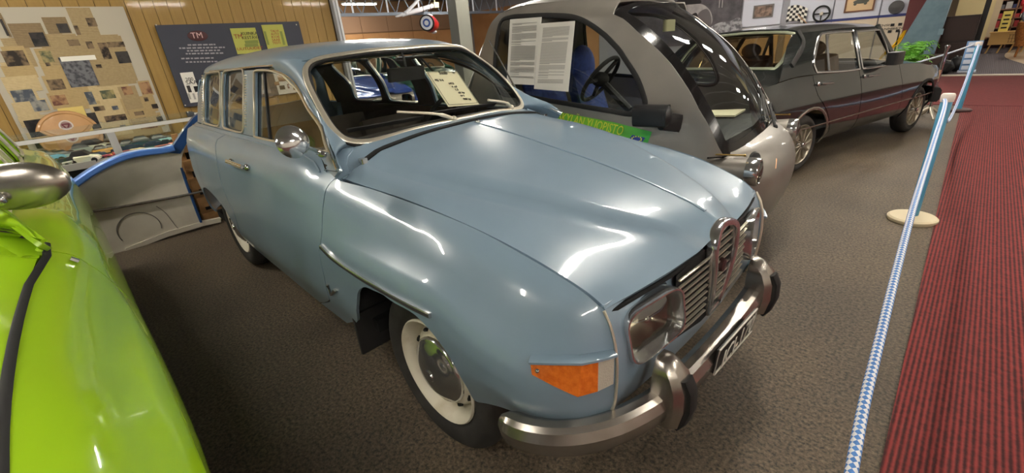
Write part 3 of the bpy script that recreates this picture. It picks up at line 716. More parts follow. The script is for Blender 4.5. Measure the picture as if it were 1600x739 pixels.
# ------------------------------------------------------------------ setting
def struct(o): o['kind'] = 'structure'; return o
def stripes(name, rgb, rgb2, axis, scale, rough=.9, bump=.6, noise=0.0):
    """fine ribs along one axis"""
    if name in MATS: return MATS[name]
    m = mat(name, rgb, rough); nt = m.node_tree; b = nt.nodes['Principled BSDF']
    tc = nt.nodes.new('ShaderNodeTexCoord'); w = nt.nodes.new('ShaderNodeTexWave'); w.bands_direction = axis; w.inputs['Scale'].default_value = scale
    w.inputs['Distortion'].default_value = noise; w.inputs['Detail'].default_value = 1
    nt.links.new(tc.outputs['Object'], w.inputs['Vector'])
    n = nt.nodes.new('ShaderNodeTexNoise'); n.inputs['Scale'].default_value = 45; n.inputs['Detail'].default_value = 5; nt.links.new(tc.outputs['Object'], n.inputs['Vector'])
    mx = nt.nodes.new('ShaderNodeMix'); mx.data_type = 'RGBA'; mx.inputs[6].default_value = (*lin(rgb2), 1); mx.inputs[7].default_value = (*lin(rgb), 1)
    ad = nt.nodes.new('ShaderNodeMath'); ad.operation = 'MULTIPLY_ADD'; ad.inputs[1].default_value = 1.2; ad.inputs[2].default_value = -.6
    nt.links.new(n.outputs['Fac'], ad.inputs[0]); a2 = nt.nodes.new('ShaderNodeMath'); a2.operation = 'ADD'; a2.use_clamp = True
    nt.links.new(w.outputs['Fac'], a2.inputs[0]); nt.links.new(ad.outputs[0], a2.inputs[1])
    nt.links.new(a2.outputs[0], mx.inputs[0]); nt.links.new(mx.outputs[2], b.inputs['Base Color'])
    bp = nt.nodes.new('ShaderNodeBump'); bp.inputs['Strength'].default_value = bump; bp.inputs['Distance'].default_value = .004
    nt.links.new(a2.outputs[0], bp.inputs['Height']); nt.links.new(bp.outputs['Normal'], b.inputs['Normal']); return m
def floor_mat():
    m = mat('asphalt_floor', (78, 68, 56), .62); nt = m.node_tree; b = nt.nodes['Principled BSDF']; tc = nt.nodes.new('ShaderNodeTexCoord')
    n1 = nt.nodes.new('ShaderNodeTexNoise'); n1.inputs['Scale'].default_value = 70; n1.inputs['Detail'].default_value = 5; n1.inputs['Roughness'].default_value = .7
    n2 = nt.nodes.new('ShaderNodeTexNoise'); n2.inputs['Scale'].default_value = 1.3; n2.inputs['Detail'].default_value = 4
    for n in (n1, n2): nt.links.new(tc.outputs['Object'], n.inputs['Vector'])
    r1 = nt.nodes.new('ShaderNodeValToRGB'); r1.color_ramp.elements[0].position = .36; r1.color_ramp.elements[1].position = .68
    r1.color_ramp.elements[0].color = (*lin((34, 30, 26)), 1); r1.color_ramp.elements[1].color = (*lin((118, 102, 82)), 1)
    r2 = nt.nodes.new('ShaderNodeValToRGB'); r2.color_ramp.elements[0].position = .35; r2.color_ramp.elements[1].position = .7
    r2.color_ramp.elements[0].color = (.72, .72, .72, 1); r2.color_ramp.elements[1].color = (1.12, 1.1, 1.05, 1)
    nt.links.new(n1.outputs['Fac'], r1.inputs['Fac']); nt.links.new(n2.outputs['Fac'], r2.inputs['Fac'])
    mx = nt.nodes.new('ShaderNodeMix'); mx.data_type = 'RGBA'; mx.blend_type = 'MULTIPLY'; mx.inputs[0].default_value = 1
    nt.links.new(r1.outputs['Color'], mx.inputs[6]); nt.links.new(r2.outputs['Color'], mx.inputs[7]); nt.links.new(mx.outputs[2], b.inputs['Base Color'])
    bp = nt.nodes.new('ShaderNodeBump'); bp.inputs['Strength'].default_value = .8; bp.inputs['Distance'].default_value = .008
    nt.links.new(n1.outputs['Fac'], bp.inputs['Height']); nt.links.new(bp.outputs['Normal'], b.inputs['Normal']); return m
MB().box((-3,8,-.05),(34,44,.1)).build('floor', floor_mat(), None, smooth=False)['kind'] = 'structure'
M_CARPET = stripes('red_ribbed_carpet', (122, 44, 42), (52, 16, 18), 'X', 18, .95, .8)
M_CARPET2 = stripes('red_ribbed_carpet_across', (118, 44, 42), (64, 22, 24), 'Y', 18, .95, .8)
cp = MB().prism([(1.26,-5.6),(6.0,-5.6),(6.0,8.3),(1.10,8.3),(1.155,4.2),(1.222,.1)], 0, .008).build('carpet_runner', M_CARPET, None, smooth=False)
props(cp, 'dark red ribbed carpet runner along the rope barrier', 'carpet')
cp = MB().box((2.55,10.40,.004),(5.4,4.15,.008)).build('carpet_runner', M_CARPET2, None, smooth=False)
props(cp, 'dark red cross-laid carpet at the far end by the threshold strip', 'carpet')
o = MB().box((3.2,12.58,.012),(6.8,.16,.024)).build('trim_1', mat('threshold_strip', (196, 186, 168), .4, .3), None, smooth=False); struct(o)
o = MB().box((1.9,18.5,.003),(3.2,11.7,.006)).build('carpet_runner', stripes('grey_carpet', (92, 84, 86), (66, 58, 62), 'X', 10), None, smooth=False)
props(o, 'dark grey carpet beyond the threshold strip leading to the shop', 'carpet')
b_ = [(2.15,12.66),(2.05,14.0),(1.85,15.4),(1.62,17.0),(1.66,19.0),(2.0,21.0),(4,22),(6,22),(6,12.66)]
o = MB().prism(crv(b_[:6],4)+b_[6:], .006, .011).build('trim_2', mat('pale_floor', (186, 166, 138), .4, 0, .2), None, smooth=False); struct(o)

M_PINE = mat('pine_board', (156, 124, 60), .55, 0, .12, noise=(2.2, (140, 108, 48), .35, .7))
def pine():
    nt = M_PINE.node_tree
    for n in nt.nodes:
        if n.type == 'TEX_NOISE':
            mp = nt.nodes.new('ShaderNodeMapping'); mp.inputs['Scale'].default_value = (1, 9, .8); tc = [q for q in nt.nodes if q.type == 'TEX_COORD'][0]
            nt.links.new(tc.outputs['Object'], mp.inputs[0]); nt.links.new(mp.outputs[0], n.inputs['Vector'])
pine()
wb = struct(MB().box((-5.60,-1.30,1.65),(.10,6.5,3.3)).build('wall_back', mat('wall_back_dark', (70, 52, 28), .8), None, smooth=False))
pl0 = None; y = -4.5; k = 0
while y < 1.90:
    if pl0 is None:
        m_ = MB(); h = .063
        m_.prism([(-h+.002,-.012),(h-.002,-.012),(h-.002,.004),(h-.009,.012),(-h+.009,.012),(-h+.002,.004)], 0, 3.28, (0,0,0), rotm(z=90))
        pl0 = m_.build('plank', M_PINE, wb, smooth=False); o = pl0
    else:
        o = pl0.copy(); COL.objects.link(o); o.parent = wb
    o.location = (-5.538, y, .01); y += .1265
struct(MB().box((-5.56,1.945,1.65),(.20,.05,3.3)).box((-5.43,1.96,1.65),(.03,.03,3.3)).build('trim_3', mat('white_trim', (214, 216, 220), .5), None, smooth=False))
M_ORANGE = mat('orange_board', (184, 138, 92), .6, noise=(1.2, (170, 122, 78), .35, .7))
wf = struct(MB().box((-17.1,6.5,1.8),(.1,22,3.6)).build('wall_far', mat('far_wall', (120, 92, 64), .8), None, smooth=False))
for i, yy in enumerate(np.arange(-3, 13.5, 1.22)): MB().box((-17.03,yy,1.15),(.03,1.205,2.3)).build('panel', M_ORANGE, wf, smooth=False)
for i, yy in enumerate(np.arange(-3, 13.5, 1.22)): MB().box((-17.03,yy,2.68),(.03,1.205,.66)).build('panel', mat('upper_board', (150, 118, 92), .6), wf, smooth=False)
for i, xx in enumerate(np.arange(-16.3, -9, 1.22)): MB().box((xx,14.48,1.5),(1.205,.03,3.0)).build('panel', M_ORANGE, wf, smooth=False)
M_WALLW = mat('white_wall_panel', (206, 208, 220), .6); M_WALLC = mat('cream_wall_panel', (214, 198, 174), .6)
wr = struct(MB().box((-8.6,14.56,1.8),(16.9,.12,3.6)).build('wall_right', mat('wall_core', (150, 150, 156), .7), None, smooth=False))
for x0, x1 in ((-4.36,-3.28),(-3.10,-2.02),(-2.00,-.99),(-.97,-.42)):
    MB().box(((x0+x1)/2,14.48,2.45),(x1-x0-.012,.04,2.26)).build('panel', M_WALLW, wr, smooth=False)
    MB().box(((x0+x1)/2,14.48,.64),(x1-x0-.012,.04,1.26)).build('panel', M_WALLC, wr, smooth=False)
MB().box((-1.40,14.455,1.295),(1.95,.014,.06)).build('blue_line', mat('blue_band', (44, 52, 110), .5), wr, smooth=False)
M_K = mat('print_black', (26, 24, 24), .6)
for u, v in ((1394.5,39),(1406.5,38),(1390,49.3),(1402.5,48.2)):
    q = F0.at(u, v, 'y', 14.452); MB().box(q, (.075,.008,.065)).build('wall_check', M_K, wr, smooth=False)
for t, u, v, s_, w_ in (('ENSI',1373,42,.075,.20),('ANNIEKN',1375.5,47.5,.075,.44),('A',1378,52,.075,.05)):
    text_mesh('wall_lettering', t, M_K, wr, F0.at(u, v, 'y', 14.450), (1,0,0), (0,0,1), s_, width=w_)
# ceiling with ribs and trusses
M_CEIL = mat('ceiling_metal', (120, 116, 112), .7)
ce = struct(MB().box((-3,8,3.55),(34,44,.1)).build('ceiling', M_CEIL, None, smooth=False))
rb = MB()
for i in range(46): rb.box((-16+i*.55,8,3.47),(.10,44,.06))
o = rb.build('ceiling_ribs', M_CEIL, ce, smooth=False); o['kind'] = 'stuff'
M_TRUSS = mat('truss_steel', (120, 128, 140), .45, .5)
def truss(x, y0, y1, zb, h, label):
    t = thing('roof_truss', label, 'truss', (x, y0, 0))
    L = y1-y0; MB().box((0,L/2,zb),(.12,L,.09)).build('bottom_chord', M_TRUSS, t, smooth=False); MB().box((0,L/2,zb+h),(.12,L,.09)).build('top_chord', M_TRUSS, t, smooth=False)
    n = int(L/.62)
    for i in range(n):
        a, b = i*L/n, (i+1)*L/n; MB().tube([(0,a,zb),(0,(a+b)/2,zb+h),(0,b,zb)], .022, n=6).build('web_bar', M_TRUSS, t)
        if i % 2 == 0: MB().box((.03,(a+b)/2,zb+h*.45),(.03,.05,h*.8)).build('hanger', mat('hanger_white', (205, 210, 222), .4), t, smooth=False)
truss(-13.2, 1.0, 13.5, 2.66, .62, 'grey lattice roof truss above the orange wall')
# steel column in the middle distance
struct(MB().box((-5.02,3.80,1.7),(.22,.26,3.4)).build('trim_4', mat('column_grey', (128, 128, 118), .5), None, smooth=False))
# tapering blue grey frame leg and maroon wall by the walkway
struct(MB().prism([(-.40,0),(.30,0),(.37,1.5),(.52,3.5),(-.45+.6,3.5),(-.066,1.57),(-.37,.62)], -.15, .15, (0,14.05,0), rotm(x=90)).build('trim_5', mat('column_blue_grey', (108, 134, 146), .5, noise=(6, (96, 122, 134), .4, .7)), None, smooth=False))
struct(MB().box((-.05,14.42,1.8),(.76,.06,3.6)).build('wall_maroon', mat('maroon_wall', (92, 42, 42), .7), None, smooth=False))
MB().box((.335,13.885,.86),(.09,.02,.13)).build('wall_socket', mat('socket', (120, 146, 158), .5), None, smooth=False)
props(bpy.data.objects['wall_socket'], 'small grey switch plate on the tapering blue grey column', 'switch')
struct(MB().box((6.1,5.5,1.8),(.1,36,3.6)).build('wall_left', mat('side_wall', (208, 202, 192), .8), None, smooth=False))
struct(MB().box((1.5,27.05,1.8),(9.2,.1,3.6)).build('wall_end', mat('end_wall', (150, 132, 108), .8), None, smooth=False))
struct(MB().box((.75,16.4,1.8),(.7,.08,3.6)).build('wall_side_cream', mat('cream_wall', (206, 188, 140), .7), None, smooth=False))

# ------------------------------------------------------------------ lamps (they hang above the frame; the cars mirror them)
M_TUBE = mat('lamp_tube', (255, 250, 238), .5, emit=((255, 248, 236), 120)); M_LAMPB = mat('lamp_body', (206, 206, 202), .5)
lamp0 = None
def ceiling_lamp(x, y, rz, label):
    global lamp0
    if lamp0 is None:
        t = thing('ceiling_lamp', label, 'lamp', (x, y, 3.15), rz)
        MB().prism([(-.10,.02),(.10,.02),(.06,.07),(-.06,.07)], -.66, .66, (0,0,0), rotm(x=90)).build('housing', M_LAMPB, t, smooth=False)
        for s in (-.045, .045): MB().tube([(s,-.62,0),(s,.62,0)], .016, n=10).build('tube', M_TUBE, t)
        for s in (-.5, .5): MB().tube([(0,s,.07),(0,s,.36)], .006, n=6).build('hanger_rod', M_LAMPB, t)
        lamp0 = t; return
    t = lamp0.copy(); COL.objects.link(t); t.location = (x, y, 3.15); t.rotation_euler = (0,0,rz); t['label'] = label
    for c in lamp0.children: d = c.copy(); COL.objects.link(d); d.parent = t
LAMPS = [(.5,-3.3),(-3.0,-2.4),(.25,1.65),(.25,4.2),(.25,6.8),(.25,9.6),(-4.4,4.3),(-8.4,3.2),(-3.2,8.4),(3.8,-2.4),(3.8,1.6),(3.8,5.6),(-7.5,4.0),(-11.5,4.5),(-11.5,9.5),(-15,3.6),(-15,7.6),(-7,10),(-3.2,12.2),(2,14.6),(2.2,18.5),(2.2,22.5)]  # lamps close over the back-row cars are added to brighten them
for i, (x, y) in enumerate(LAMPS):
    ceiling_lamp(x, y, 0 if x < 5 else 0, 'hanging twin tube fluorescent lamp out of view above the cars')
for o in list(bpy.data.objects):
    if o.name.startswith('ceiling_lamp'): o['group'] = 'fluorescent ceiling lamps'
# ------------------------------------------------------------------ lime green car beside the camera (same make, mirrored side)
def second_car(name, label, paint, loc, rz=0, wheels=True):
    t = thing(name, label, 'car', loc, rz); body_common(t, paint, True); return t
GREEN_LOC = (-.038, -2.172, 0)
green = second_car('saloon_car', 'lime green car at the left edge with its hood seam and chrome wing mirror', M_GREEN, GREEN_LOC)
green.scale = (1, 1.08, 1)
for sx in (-1, 1):
    wheel(green, (0, sx*.60, .322), sx); wheel(green, (-2.498, sx*.575, .322), sx)
put('nose_panel', NOSE, M_GREEN, green)
both('hood_seam_rubber', strip(SIDE, [(.05+i*.3,7.995) for i in range(24)], .016, .010, -.001, False), M_RUB, green)
# big oval wing mirror on its stalk
mb_ = MB().ell((0,0,0), (.075,.21,.125), None, 22, 14).build('wing_mirror', M_CHROMEW, green)
gmp = Vector(F0.at(30,291,'z',1.15))-Vector(GREEN_LOC); gmp.y /= 1.08; mb_.location = gmp; mb_.rotation_euler = (R(0), R(0), R(-30))
g2 = MB().ell((.045,-.02,-.02), (.03,.03,.03)).tube([(.045,-.02,-.02),(.05,-.10,-.06),(.02,-.16,-.14)], .009, n=8); g2.build('mirror_stalk', M_CHROME, mb_)
# square badge on the fender
bg_ = SIDE.px([(0,0)]) if False else None
gq = Surf([[tuple(np.array(p)*[1,-1.08,1]+np.array(GREEN_LOC)) for p in r] for r in _side], cv=(4,)); gq.flip = not SIDE.flip
uv = gq.px([(115,407)]); c = (gq(uv)[0]-np.array(GREEN_LOC))/[1,1.08,1]; n_ = gq.nrm(uv)[0]
fr = frame((1,0,.1), Vector(n_).cross(Vector((1,0,0)))); MB().box(c+n_*.004, (.028,.018,.006), fr).build('fender_badge', M_CHROME, green, smooth=False)
# door catch and mirror bracket behind the wing mirror
dh = gq.px([(104,300),(98,308)]); cc = (gq(dh)-np.array(GREEN_LOC))/[1,1.08,1]; nn2 = gq.nrm(dh)
MB().tube([cc[0]+nn2[0]*.03, cc[1]+nn2[1]*.035], 1, n=8, flat=(.03,.02), up=(0,0,1)).ell(cc[0]+nn2[0]*.01,(.03,.03,.03)).build('door_handle', M_CHROME, green)

# two more cars of the row behind, seen through the wagon's windows
navy = second_car('saloon_car', 'dark blue car in the back row seen through the wagon side window', mat('navy_paint', (58, 88, 172), .2, .2, .9), (-6.7, 2.85, 0))
dgreen = second_car('saloon_car', 'dark green car in the back row beside the dark blue one', mat('bottle_green_paint', (34, 74, 56), .2, .2, .9), (-6.9, 4.75, 0))
for t in (navy, dgreen):
    for sx in (-1, 1):
        wheel(t, (0, sx*.60, .322), sx, holes=False); wheel(t, (-2.498, sx*.575, .322), sx, holes=False)
    put('nose_panel', NOSE, M_CHROMEW, t)

# ------------------------------------------------------------------ silver electric microcar
GY = R(6); GPOS = (.44, 1.82); FG = Frame(GPOS, GY)
grey = thing('microcar', 'matt silver egg-shaped electric microcar with large black-edged windscreen', 'car', (GPOS[0], GPOS[1], 0), GY)
_g = []
Z = [.20,.45,.70,.86,1.0,1.2,1.4,1.54,1.60]
for x, ys, dz in [(-.05,[.44,.50,.52,.52,.52,.52,.50,.48,.44],-.12),(-.30,[.58,.655,.675,.665,.655,.63,.60,.56,.50],-.09),(-.55,[.64,.705,.72,.71,.695,.665,.63,.585,.52],-.06),(-.85,[.66,.72,.74,.732,.72,.69,.65,.61,.54],-.03),(-1.3,[.66,.72,.74,.735,.725,.695,.655,.615,.545],.015),(-1.55,[.66,.72,.738,.732,.72,.69,.65,.608,.538],.022),(-1.80,[.655,.71,.725,.72,.705,.675,.635,.588,.52],.02),(-2.20,[.58,.645,.66,.655,.64,.61,.57,.525,.455],.0)]:
    kx = lambda z: 0 if x > -1.6 else ((x+1.55)*(-.46)*max(0,(z-.86)/.74))
    _g.append([(x+kx(z),-y,z+(dz*max(0,(z-.9)/.7) if z > .9 else 0)) for y, z in zip(ys, Z)])
GS = Surf(_g, fr=FG); chk(GS, (-1, 0, .8))
_w = [[(-.235,-.64,.725),(-.215,-.50,.735),(-.185,-.25,.748),(-.175,0,.752)],
      [(-.36,-.625,.93),(-.325,-.48,.94),(-.295,-.25,.945),(-.285,0,.945)],
      [(-.50,-.605,1.12),(-.455,-.47,1.135),(-.42,-.24,1.145),(-.41,0,1.148)],
      [(-.685,-.585,1.31),(-.63,-.45,1.335),(-.595,-.23,1.35),(-.585,0,1.355)],
      [(-.86,-.56,1.445),(-.81,-.43,1.475),(-.775,-.22,1.495),(-.765,0,1.50)],
      [(-1.0,-.535,1.515),(-.93,-.42,1.55),(-.89,-.22,1.575),(-.88,0,1.58)]]
GW = Surf([r+[(x,-y,z) for x,y,z in reversed(r[:-1])] for r in _w], fr=FG); chk(GW, (-1.5, 0, .8))
# nose
_n = []
for z, x0, w in [(.17,-.09,.56),(.32,-.02,.62),(.48,.02,.655),(.60,.01,.665),(.68,-.035,.66),(.735,-.115,.645),(.755,-.172,.60)]:
    r = []
    for t in (1.0,.97,.88,.66,.36,0):
        y = t*w; dx = -.022*(t/.36)**2 if t <= .36 else (-.022-.05*((t-.36)/.3) if t <= .66 else (-.072-.10*((t-.66)/.22) if t <= .88 else (-.172-.13*((t-.88)/.09) if t <= .97 else -.44)))
        k = 1.0 if z < .7 else (.55 if z < .75 else .25)
        r.append((x0+dx*k, -y, z-(0 if z < .7 else .02*t*t)))
    _n.append(r+[(x,-y,z) for x,y,z in reversed(r[:-1])])
GN = Surf(_n, fr=FG); chk(GN, (-.8, 0, .5))
put('nose_shell', panel(GN, chain([(0,0),(6,0)],[(6,0),(6,10)],[(6,10),(0,10)],[(0,10),(0,0)]), step=.03), M_SILVER, grey)
_blk = [(958,22),(976,31),(1000,53),(1031,81),(1057,112),(1081,149),(1105,192),(1122,228),(1131,244)]
_bo = GS.px(_blk)
_rb = GS.ax([(-2.25,1.10),(-2.12,1.30)], 'xz')
SO = chain([(7,.2),(7,8)], [(7,8),(.0+_bo[0][0],8)], [(_bo[0][0],8), _bo[0]], _bo, [_bo[-1],(_bo[-1][0]+.3,2.2)], [(_bo[-1][0]+.3,2.2),(1.2,0)], [(1.2,0),(7,.2)])
_gwp = [(779,200),(770.5,170),(768,130),(772,90),(778,45),(784,31.5),(794,27.5),(830,25.3),(860,24.6),(890,26.2),(905,29.5),(925,40),(951,62),(975,92),(993,119),(1003,145),(1008,166),(1003,177),(985,178),(945,172),(900,163.5),(850,155),(818,151)]
_gwp = [p for p in _gwp if p[0] > 700]; _gwp[0] = (776,160); _gwp[-1] = (812,150); _gwp[1] = (771,150)
GWN = [tuple(p) for p in crv(GS.px([(783,144),(775,120),(774,90),(779,48),(785,32),(795,28),(830,25.6),(860,25),(888,26.5),(906,31),(926,42),(951,63),(975,92),(993,120),(1003,145),(1007,164),(1001,175),(985,177.5),(945,171),(900,163),(850,154.5),(812,149)]), 4, True)]
d_side = panel(GS, SO, [GWN], step=.04)
put('body_side', d_side, M_SILVER, grey); put('body_side', mirrored(d_side), M_SILVER, grey)
d_gl = off(panel(GS, GWN, flange=0, step=.1), -.006); put('side_window', d_gl, M_GLASS, grey); put('side_window', mirrored(d_gl), M_GLASS, grey)
both('window_seal', strip(GS, shrink(GWN, GS, -.004), .030, .014, .001), M_RUB, grey)
# roof
_r = []
for x, yz_, zc in [(-.86,.535,1.585),(-1.05,.545,1.62),(-1.4,.55,1.655),(-1.66,.53,1.664),(-1.80,.495,1.655),(-1.92,.445,1.625)]:
    dz = {-.86:-.03,-1.05:-.015,-1.4:.017,-1.66:.022,-1.80:.01,-1.92:-.01}[x]; ze = 1.60+dz; sx = -.13 if x == -.86 else (-.06 if x == -1.05 else 0)
    r = [(x+sx,-yz_,ze),(x+sx*.75,-yz_*.86,ze+(zc-ze)*.55),(x+sx*.3,-yz_*.5,ze+(zc-ze)*.88),(x,0,zc)]; _r.append(r+[(a,-b,c) for a,b,c in reversed(r[:-1])])
GR = Surf(_r, fr=FG); chk(GR, (-1.5, 0, 1)); put('roof', panel(GR, chain([(0,0),(5,0)],[(5,0),(5,6)],[(5,6),(0,6)],[(0,6),(0,0)]), step=.05), M_SILVER, grey)
# rear
_t = []
for z, x, w in [(.20,-2.35,.58),(.5,-2.40,.645),(.9,-2.37,.65),(1.2,-2.23,.61),(1.45,-2.09,.55),(1.60,-2.00,.45)]: _t.append([(x+.15,-w,z),(x+.06,-w*.86,z),(x,-w*.4,z),(x,0,z),(x,w*.4,z),(x+.06,w*.86,z),(x+.15,w,z)])
GT = Surf(_t, fr=FG); chk(GT, (-1.5, 0, 1)); put('tail_panel', panel(GT, chain([(0,0),(5,0)],[(5,0),(5,6)],[(5,6),(0,6)],[(0,6),(0,0)]), step=.08), M_SILVER, grey)
# windscreen: black border band and clear pane
M_BAND = mat('black_glass_band', (14, 14, 15), .12, 0, .5)
full = chain([(0,0),(5,0)],[(5,0),(5,6)],[(5,6),(0,6)],[(0,6),(0,0)])
hole = chain([(.35,.62),(4.55,.62)],[(4.55,.62),(4.72,.9),(4.72,3),(4.72,5.1),(4.55,5.38)],[(4.55,5.38),(.35,5.38)],[(.35,5.38),(.22,5.1),(.22,3),(.22,.9),(.35,.62)])
put('windscreen_border', panel(GW, full, [hole], step=.04, flange=.008), M_BAND, grey); put('windscreen', off(panel(GW, hole, flange=0, step=.08), -.004), M_GLASS, grey)
# inner bulkhead, floor, dashboard, blue seats
MB().box((-1.2,0,.30),(1.9,1.12,.06)).build('floor_pan', M_BLACK, grey)
MB().tube([(-.52,-.60,.74),(-.46,-.3,.76),(-.44,0,.76),(-.46,.3,.76),(-.52,.60,.74)], 1, n=10, flat=(.42,.10), up=(0,0,1)).build('dashboard', mat('charcoal_trim', (30, 30, 32), .6), grey)
MB().box((-.52,0,.50),(.06,1.15,.44)).build('firewall', M_BLACK, grey)
M_SEAT = mat('blue_upholstery', (34, 58, 128), .75, noise=(25, (26, 46, 104), .4, .7))
for y in (-.30, .30):
    st = MB().tube([(-1.62,y,.62),(-1.20,y,.64)], 1, n=12, flat=(.44,.18), up=(0,0,1)).build('seat_cushion', M_SEAT, grey)
    MB().tube([(-1.52,y,.66),(-1.60,y,.90),(-1.66,y,1.12)], 1, n=12, flat=(.42,.15), up=(1,0,.3)).build('seat_back', M_SEAT, grey)
    MB().ell((-1.66,y,1.17), (.15,.36,.34)).build('headrest', M_SEAT, grey)
_sc = Vector(FG.at(938,124,'y',-.32))
a = [_sc+rotm(y=-52) @ Vector((.17*math.cos(t), .17*math.sin(t), 0)) for t in np.linspace(0, 2*PI, 28, endpoint=False)]
sw = MB().tube(a, .014, n=8, closed=True).ell(_sc, (.12,.12,.10))
for q in (2, 12, 21): sw.tube([_sc, a[q]], .014, n=6)
sw.tube([_sc,_sc+Vector((.22,0,-.20))], .025); sw.build('steering_wheel', M_RUB, grey)
MB().rbox((-.82,.0,1.42),(.03,.16,.07),.012).build('rear_view_mirror', mat('olive_plastic', (150, 146, 112), .6), grey)
# pillar between window and rear
both('wheel_arch_lining', MB().lathe([(.26,-.08),(.27,.06)], (-.62,-.60,.26), rotm(x=90), 24), M_BLACK, grey)
for x in (-.62, -1.95):
    for s in (-1, 1): wheel(grey, (x, s*.585, .25), s, rad=.25, rimr=.16, capr=.09, w=.13, holes=False)
# lamps on pods
for s in (-1, 1):
    rt = rotm(y=90); c = (-.10, s*.61, .655)
    pd = MB().lathe([(0,-.30),(.03,-.285),(.048,-.22),(.064,-.12),(.072,-.04),(.074,.02),(.070,.026)], c, rt, 28).build('headlight_pod', M_SILVER, grey)
    MB().lathe([(.076,-.02),(.078,.0),(.078,.03),(.073,.042),(.064,.044),(.062,.034)], c, rt, 28).build('headlight_rim', M_CHROME, pd)
    MB().lathe([(.064,.034),(.05,.046),(.03,.055),(0,.057)], c, rt, 28).build('headlight_lens', M_LENS, pd); MB().lathe([(.062,.03),(.04,0),(0,-.02)], c, rt, 24).build('reflector', M_CHROMEW, pd)
    MB().tube([(-.36,s*.66,.742),(-.13,s*.66,.752)], .0045, n=6).ell((-.36,s*.66,.742),(.018,.018,.018)).ell((-.13,s*.66,.752),(.014,.014,.014)).build('marker_rod', mat('brass', (170, 140, 80), .3, 1), grey)
kp = Vector(FG.at(1180,246,'y',-.50)); MB().lathe([(0,.012),(.026,.010),(.034,0),(.028,-.014),(0,-.02)], kp, rotm(y=70,z=-40), 20).tube([kp, kp+Vector((-.03,-.02,-.04)), kp+Vector((-.07,-.02,-.06))], .007).build('auxiliary_mirror', M_RUB, grey)
e = on(GN, GN.px([(1213,248),(1220,260.5),(1211.5,263.5)]), .004); MB().add([*map(tuple, e), *map(tuple, e-np.array([.006,0,0]))], [(0,1,2),(0,3,4,1),(1,4,5,2),(2,5,3,0)]).build('nose_emblem', mat('orange_emblem', (206, 150, 104), .5), grey, smooth=False)
# black door mirror
mp = Vector(FG.at(1024,180,'y',-.80)); mp2 = Vector(FG.at(1060,192,'y',-.69))
MB().tube([mp+Vector((-.10,-.02,.0)), mp+Vector((-.07,-.02,0)), mp+Vector((.04,-.02,0)), mp+Vector((.075,-.015,0))], 1, n=14, flat=(.12,.115), up=(0,0,1)).ell(mp+Vector((-.06,-.02,0)), (.11,.125,.117)).ell(mp+Vector((.065,-.02,0)), (.06,.118,.112)).tube([mp+Vector((.04,.0,-.03)), mp2], 1, n=10, flat=(.05,.10), up=(0,0,1)).build('door_mirror', M_PLAST, grey)
tri = GS.px([(1040,172),(1062,207),(1030,197)]); e = on(GS, tri, .006); MB().add([*map(tuple, e)], [(0,1,2)]).build('mirror_base', M_RUB, grey, smooth=False)
# university banner on the side
bq = [(845,167.5),(1019,206),(1012,223.5),(836,184)]
BU = GS.px([bq[0], ((bq[0][0]+bq[1][0])/2, (bq[0][1]+bq[1][1])/2-1), bq[1]]); BL = GS.px([bq[3], ((bq[2][0]+bq[3][0])/2, (bq[2][1]+bq[3][1])/2-1), bq[2]])
def banner_mat():
    m = mat('green_banner', (60, 170, 70), .45); nt = m.node_tree; b = nt.nodes['Principled BSDF']; tc = nt.nodes.new('ShaderNodeTexCoord'); sp = nt.nodes.new('ShaderNodeSeparateXYZ'); nt.links.new(tc.outputs['Generated'], sp.inputs[0])
    r = nt.nodes.new('ShaderNodeValToRGB'); r.color_ramp.elements[0].color = (*lin((88, 168, 66)), 1); r.color_ramp.elements[1].color = (*lin((62, 176, 74)), 1); q = r.color_ramp.elements.new(.5); q.color = (*lin((132, 206, 56)), 1)
    nt.links.new(sp.outputs['X'], r.inputs['Fac']); nt.links.new(r.outputs['Color'], b.inputs['Base Color']); return m
bm_ = MB(); K = 12; cu, cl = crv(BU, 6), crv(BL, 6)
tp, bt = on(GS, cu, .004), on(GS, cl, .004); bm_.v = [tuple(p) for p in tp]+[tuple(p) for p in bt]; n = len(tp); bm_.f = [(i, i+1, n+i+1, n+i) for i in range(n-1)]
if GS.flip is False: pass
bn = bm_.build('side_banner', banner_mat(), grey)
A, Bq, Dq = Vector(tp[0]), Vector(tp[-1]), Vector(bt[0])
rx = (Bq-A); dn = (Dq-A); nv = rx.cross(dn).normalized(); nv = nv if nv.y < 0 else -nv
M_YEL = mat('yellow_print', (226, 232, 74), .5)
text_mesh('banner_text', 'JYVÄSKYLÄN YLIOPISTO', M_YEL, bn, A+rx*.085+dn*.74+nv*.012, rx, -dn, .082, width=rx.length*.74, shear=.25)
eu = [A+rx*a+dn*b+nv*.012 for a, b in ((.885,.50),(.99,.50),(.99,.98),(.885,.98))]; eo = MB(); eo.quad(*eu); eo.build('flag_patch', mat('eu_blue', (46, 62, 150), .5), bn, smooth=False)
stt = MB(); ec = sum((Vector(p) for p in eu), Vector())/4
for k in range(12):
    a = 2*PI*k/12; p = ec+rx.normalized()*.028*math.cos(a)-dn.normalized()*.018*math.sin(a)+nv*.002; stt.box(p, (.007,.002,.007))
stt.build('flag_stars', M_YEL, bn, smooth=False)
c = A+rx*.035+dn*.5+nv*.013; MB().lathe([(0,.002),(.022,.001),(.024,0)], c, frame(rx, -dn), 18).build('round_seal', mat('seal_orange', (178, 140, 60), .5), bn)
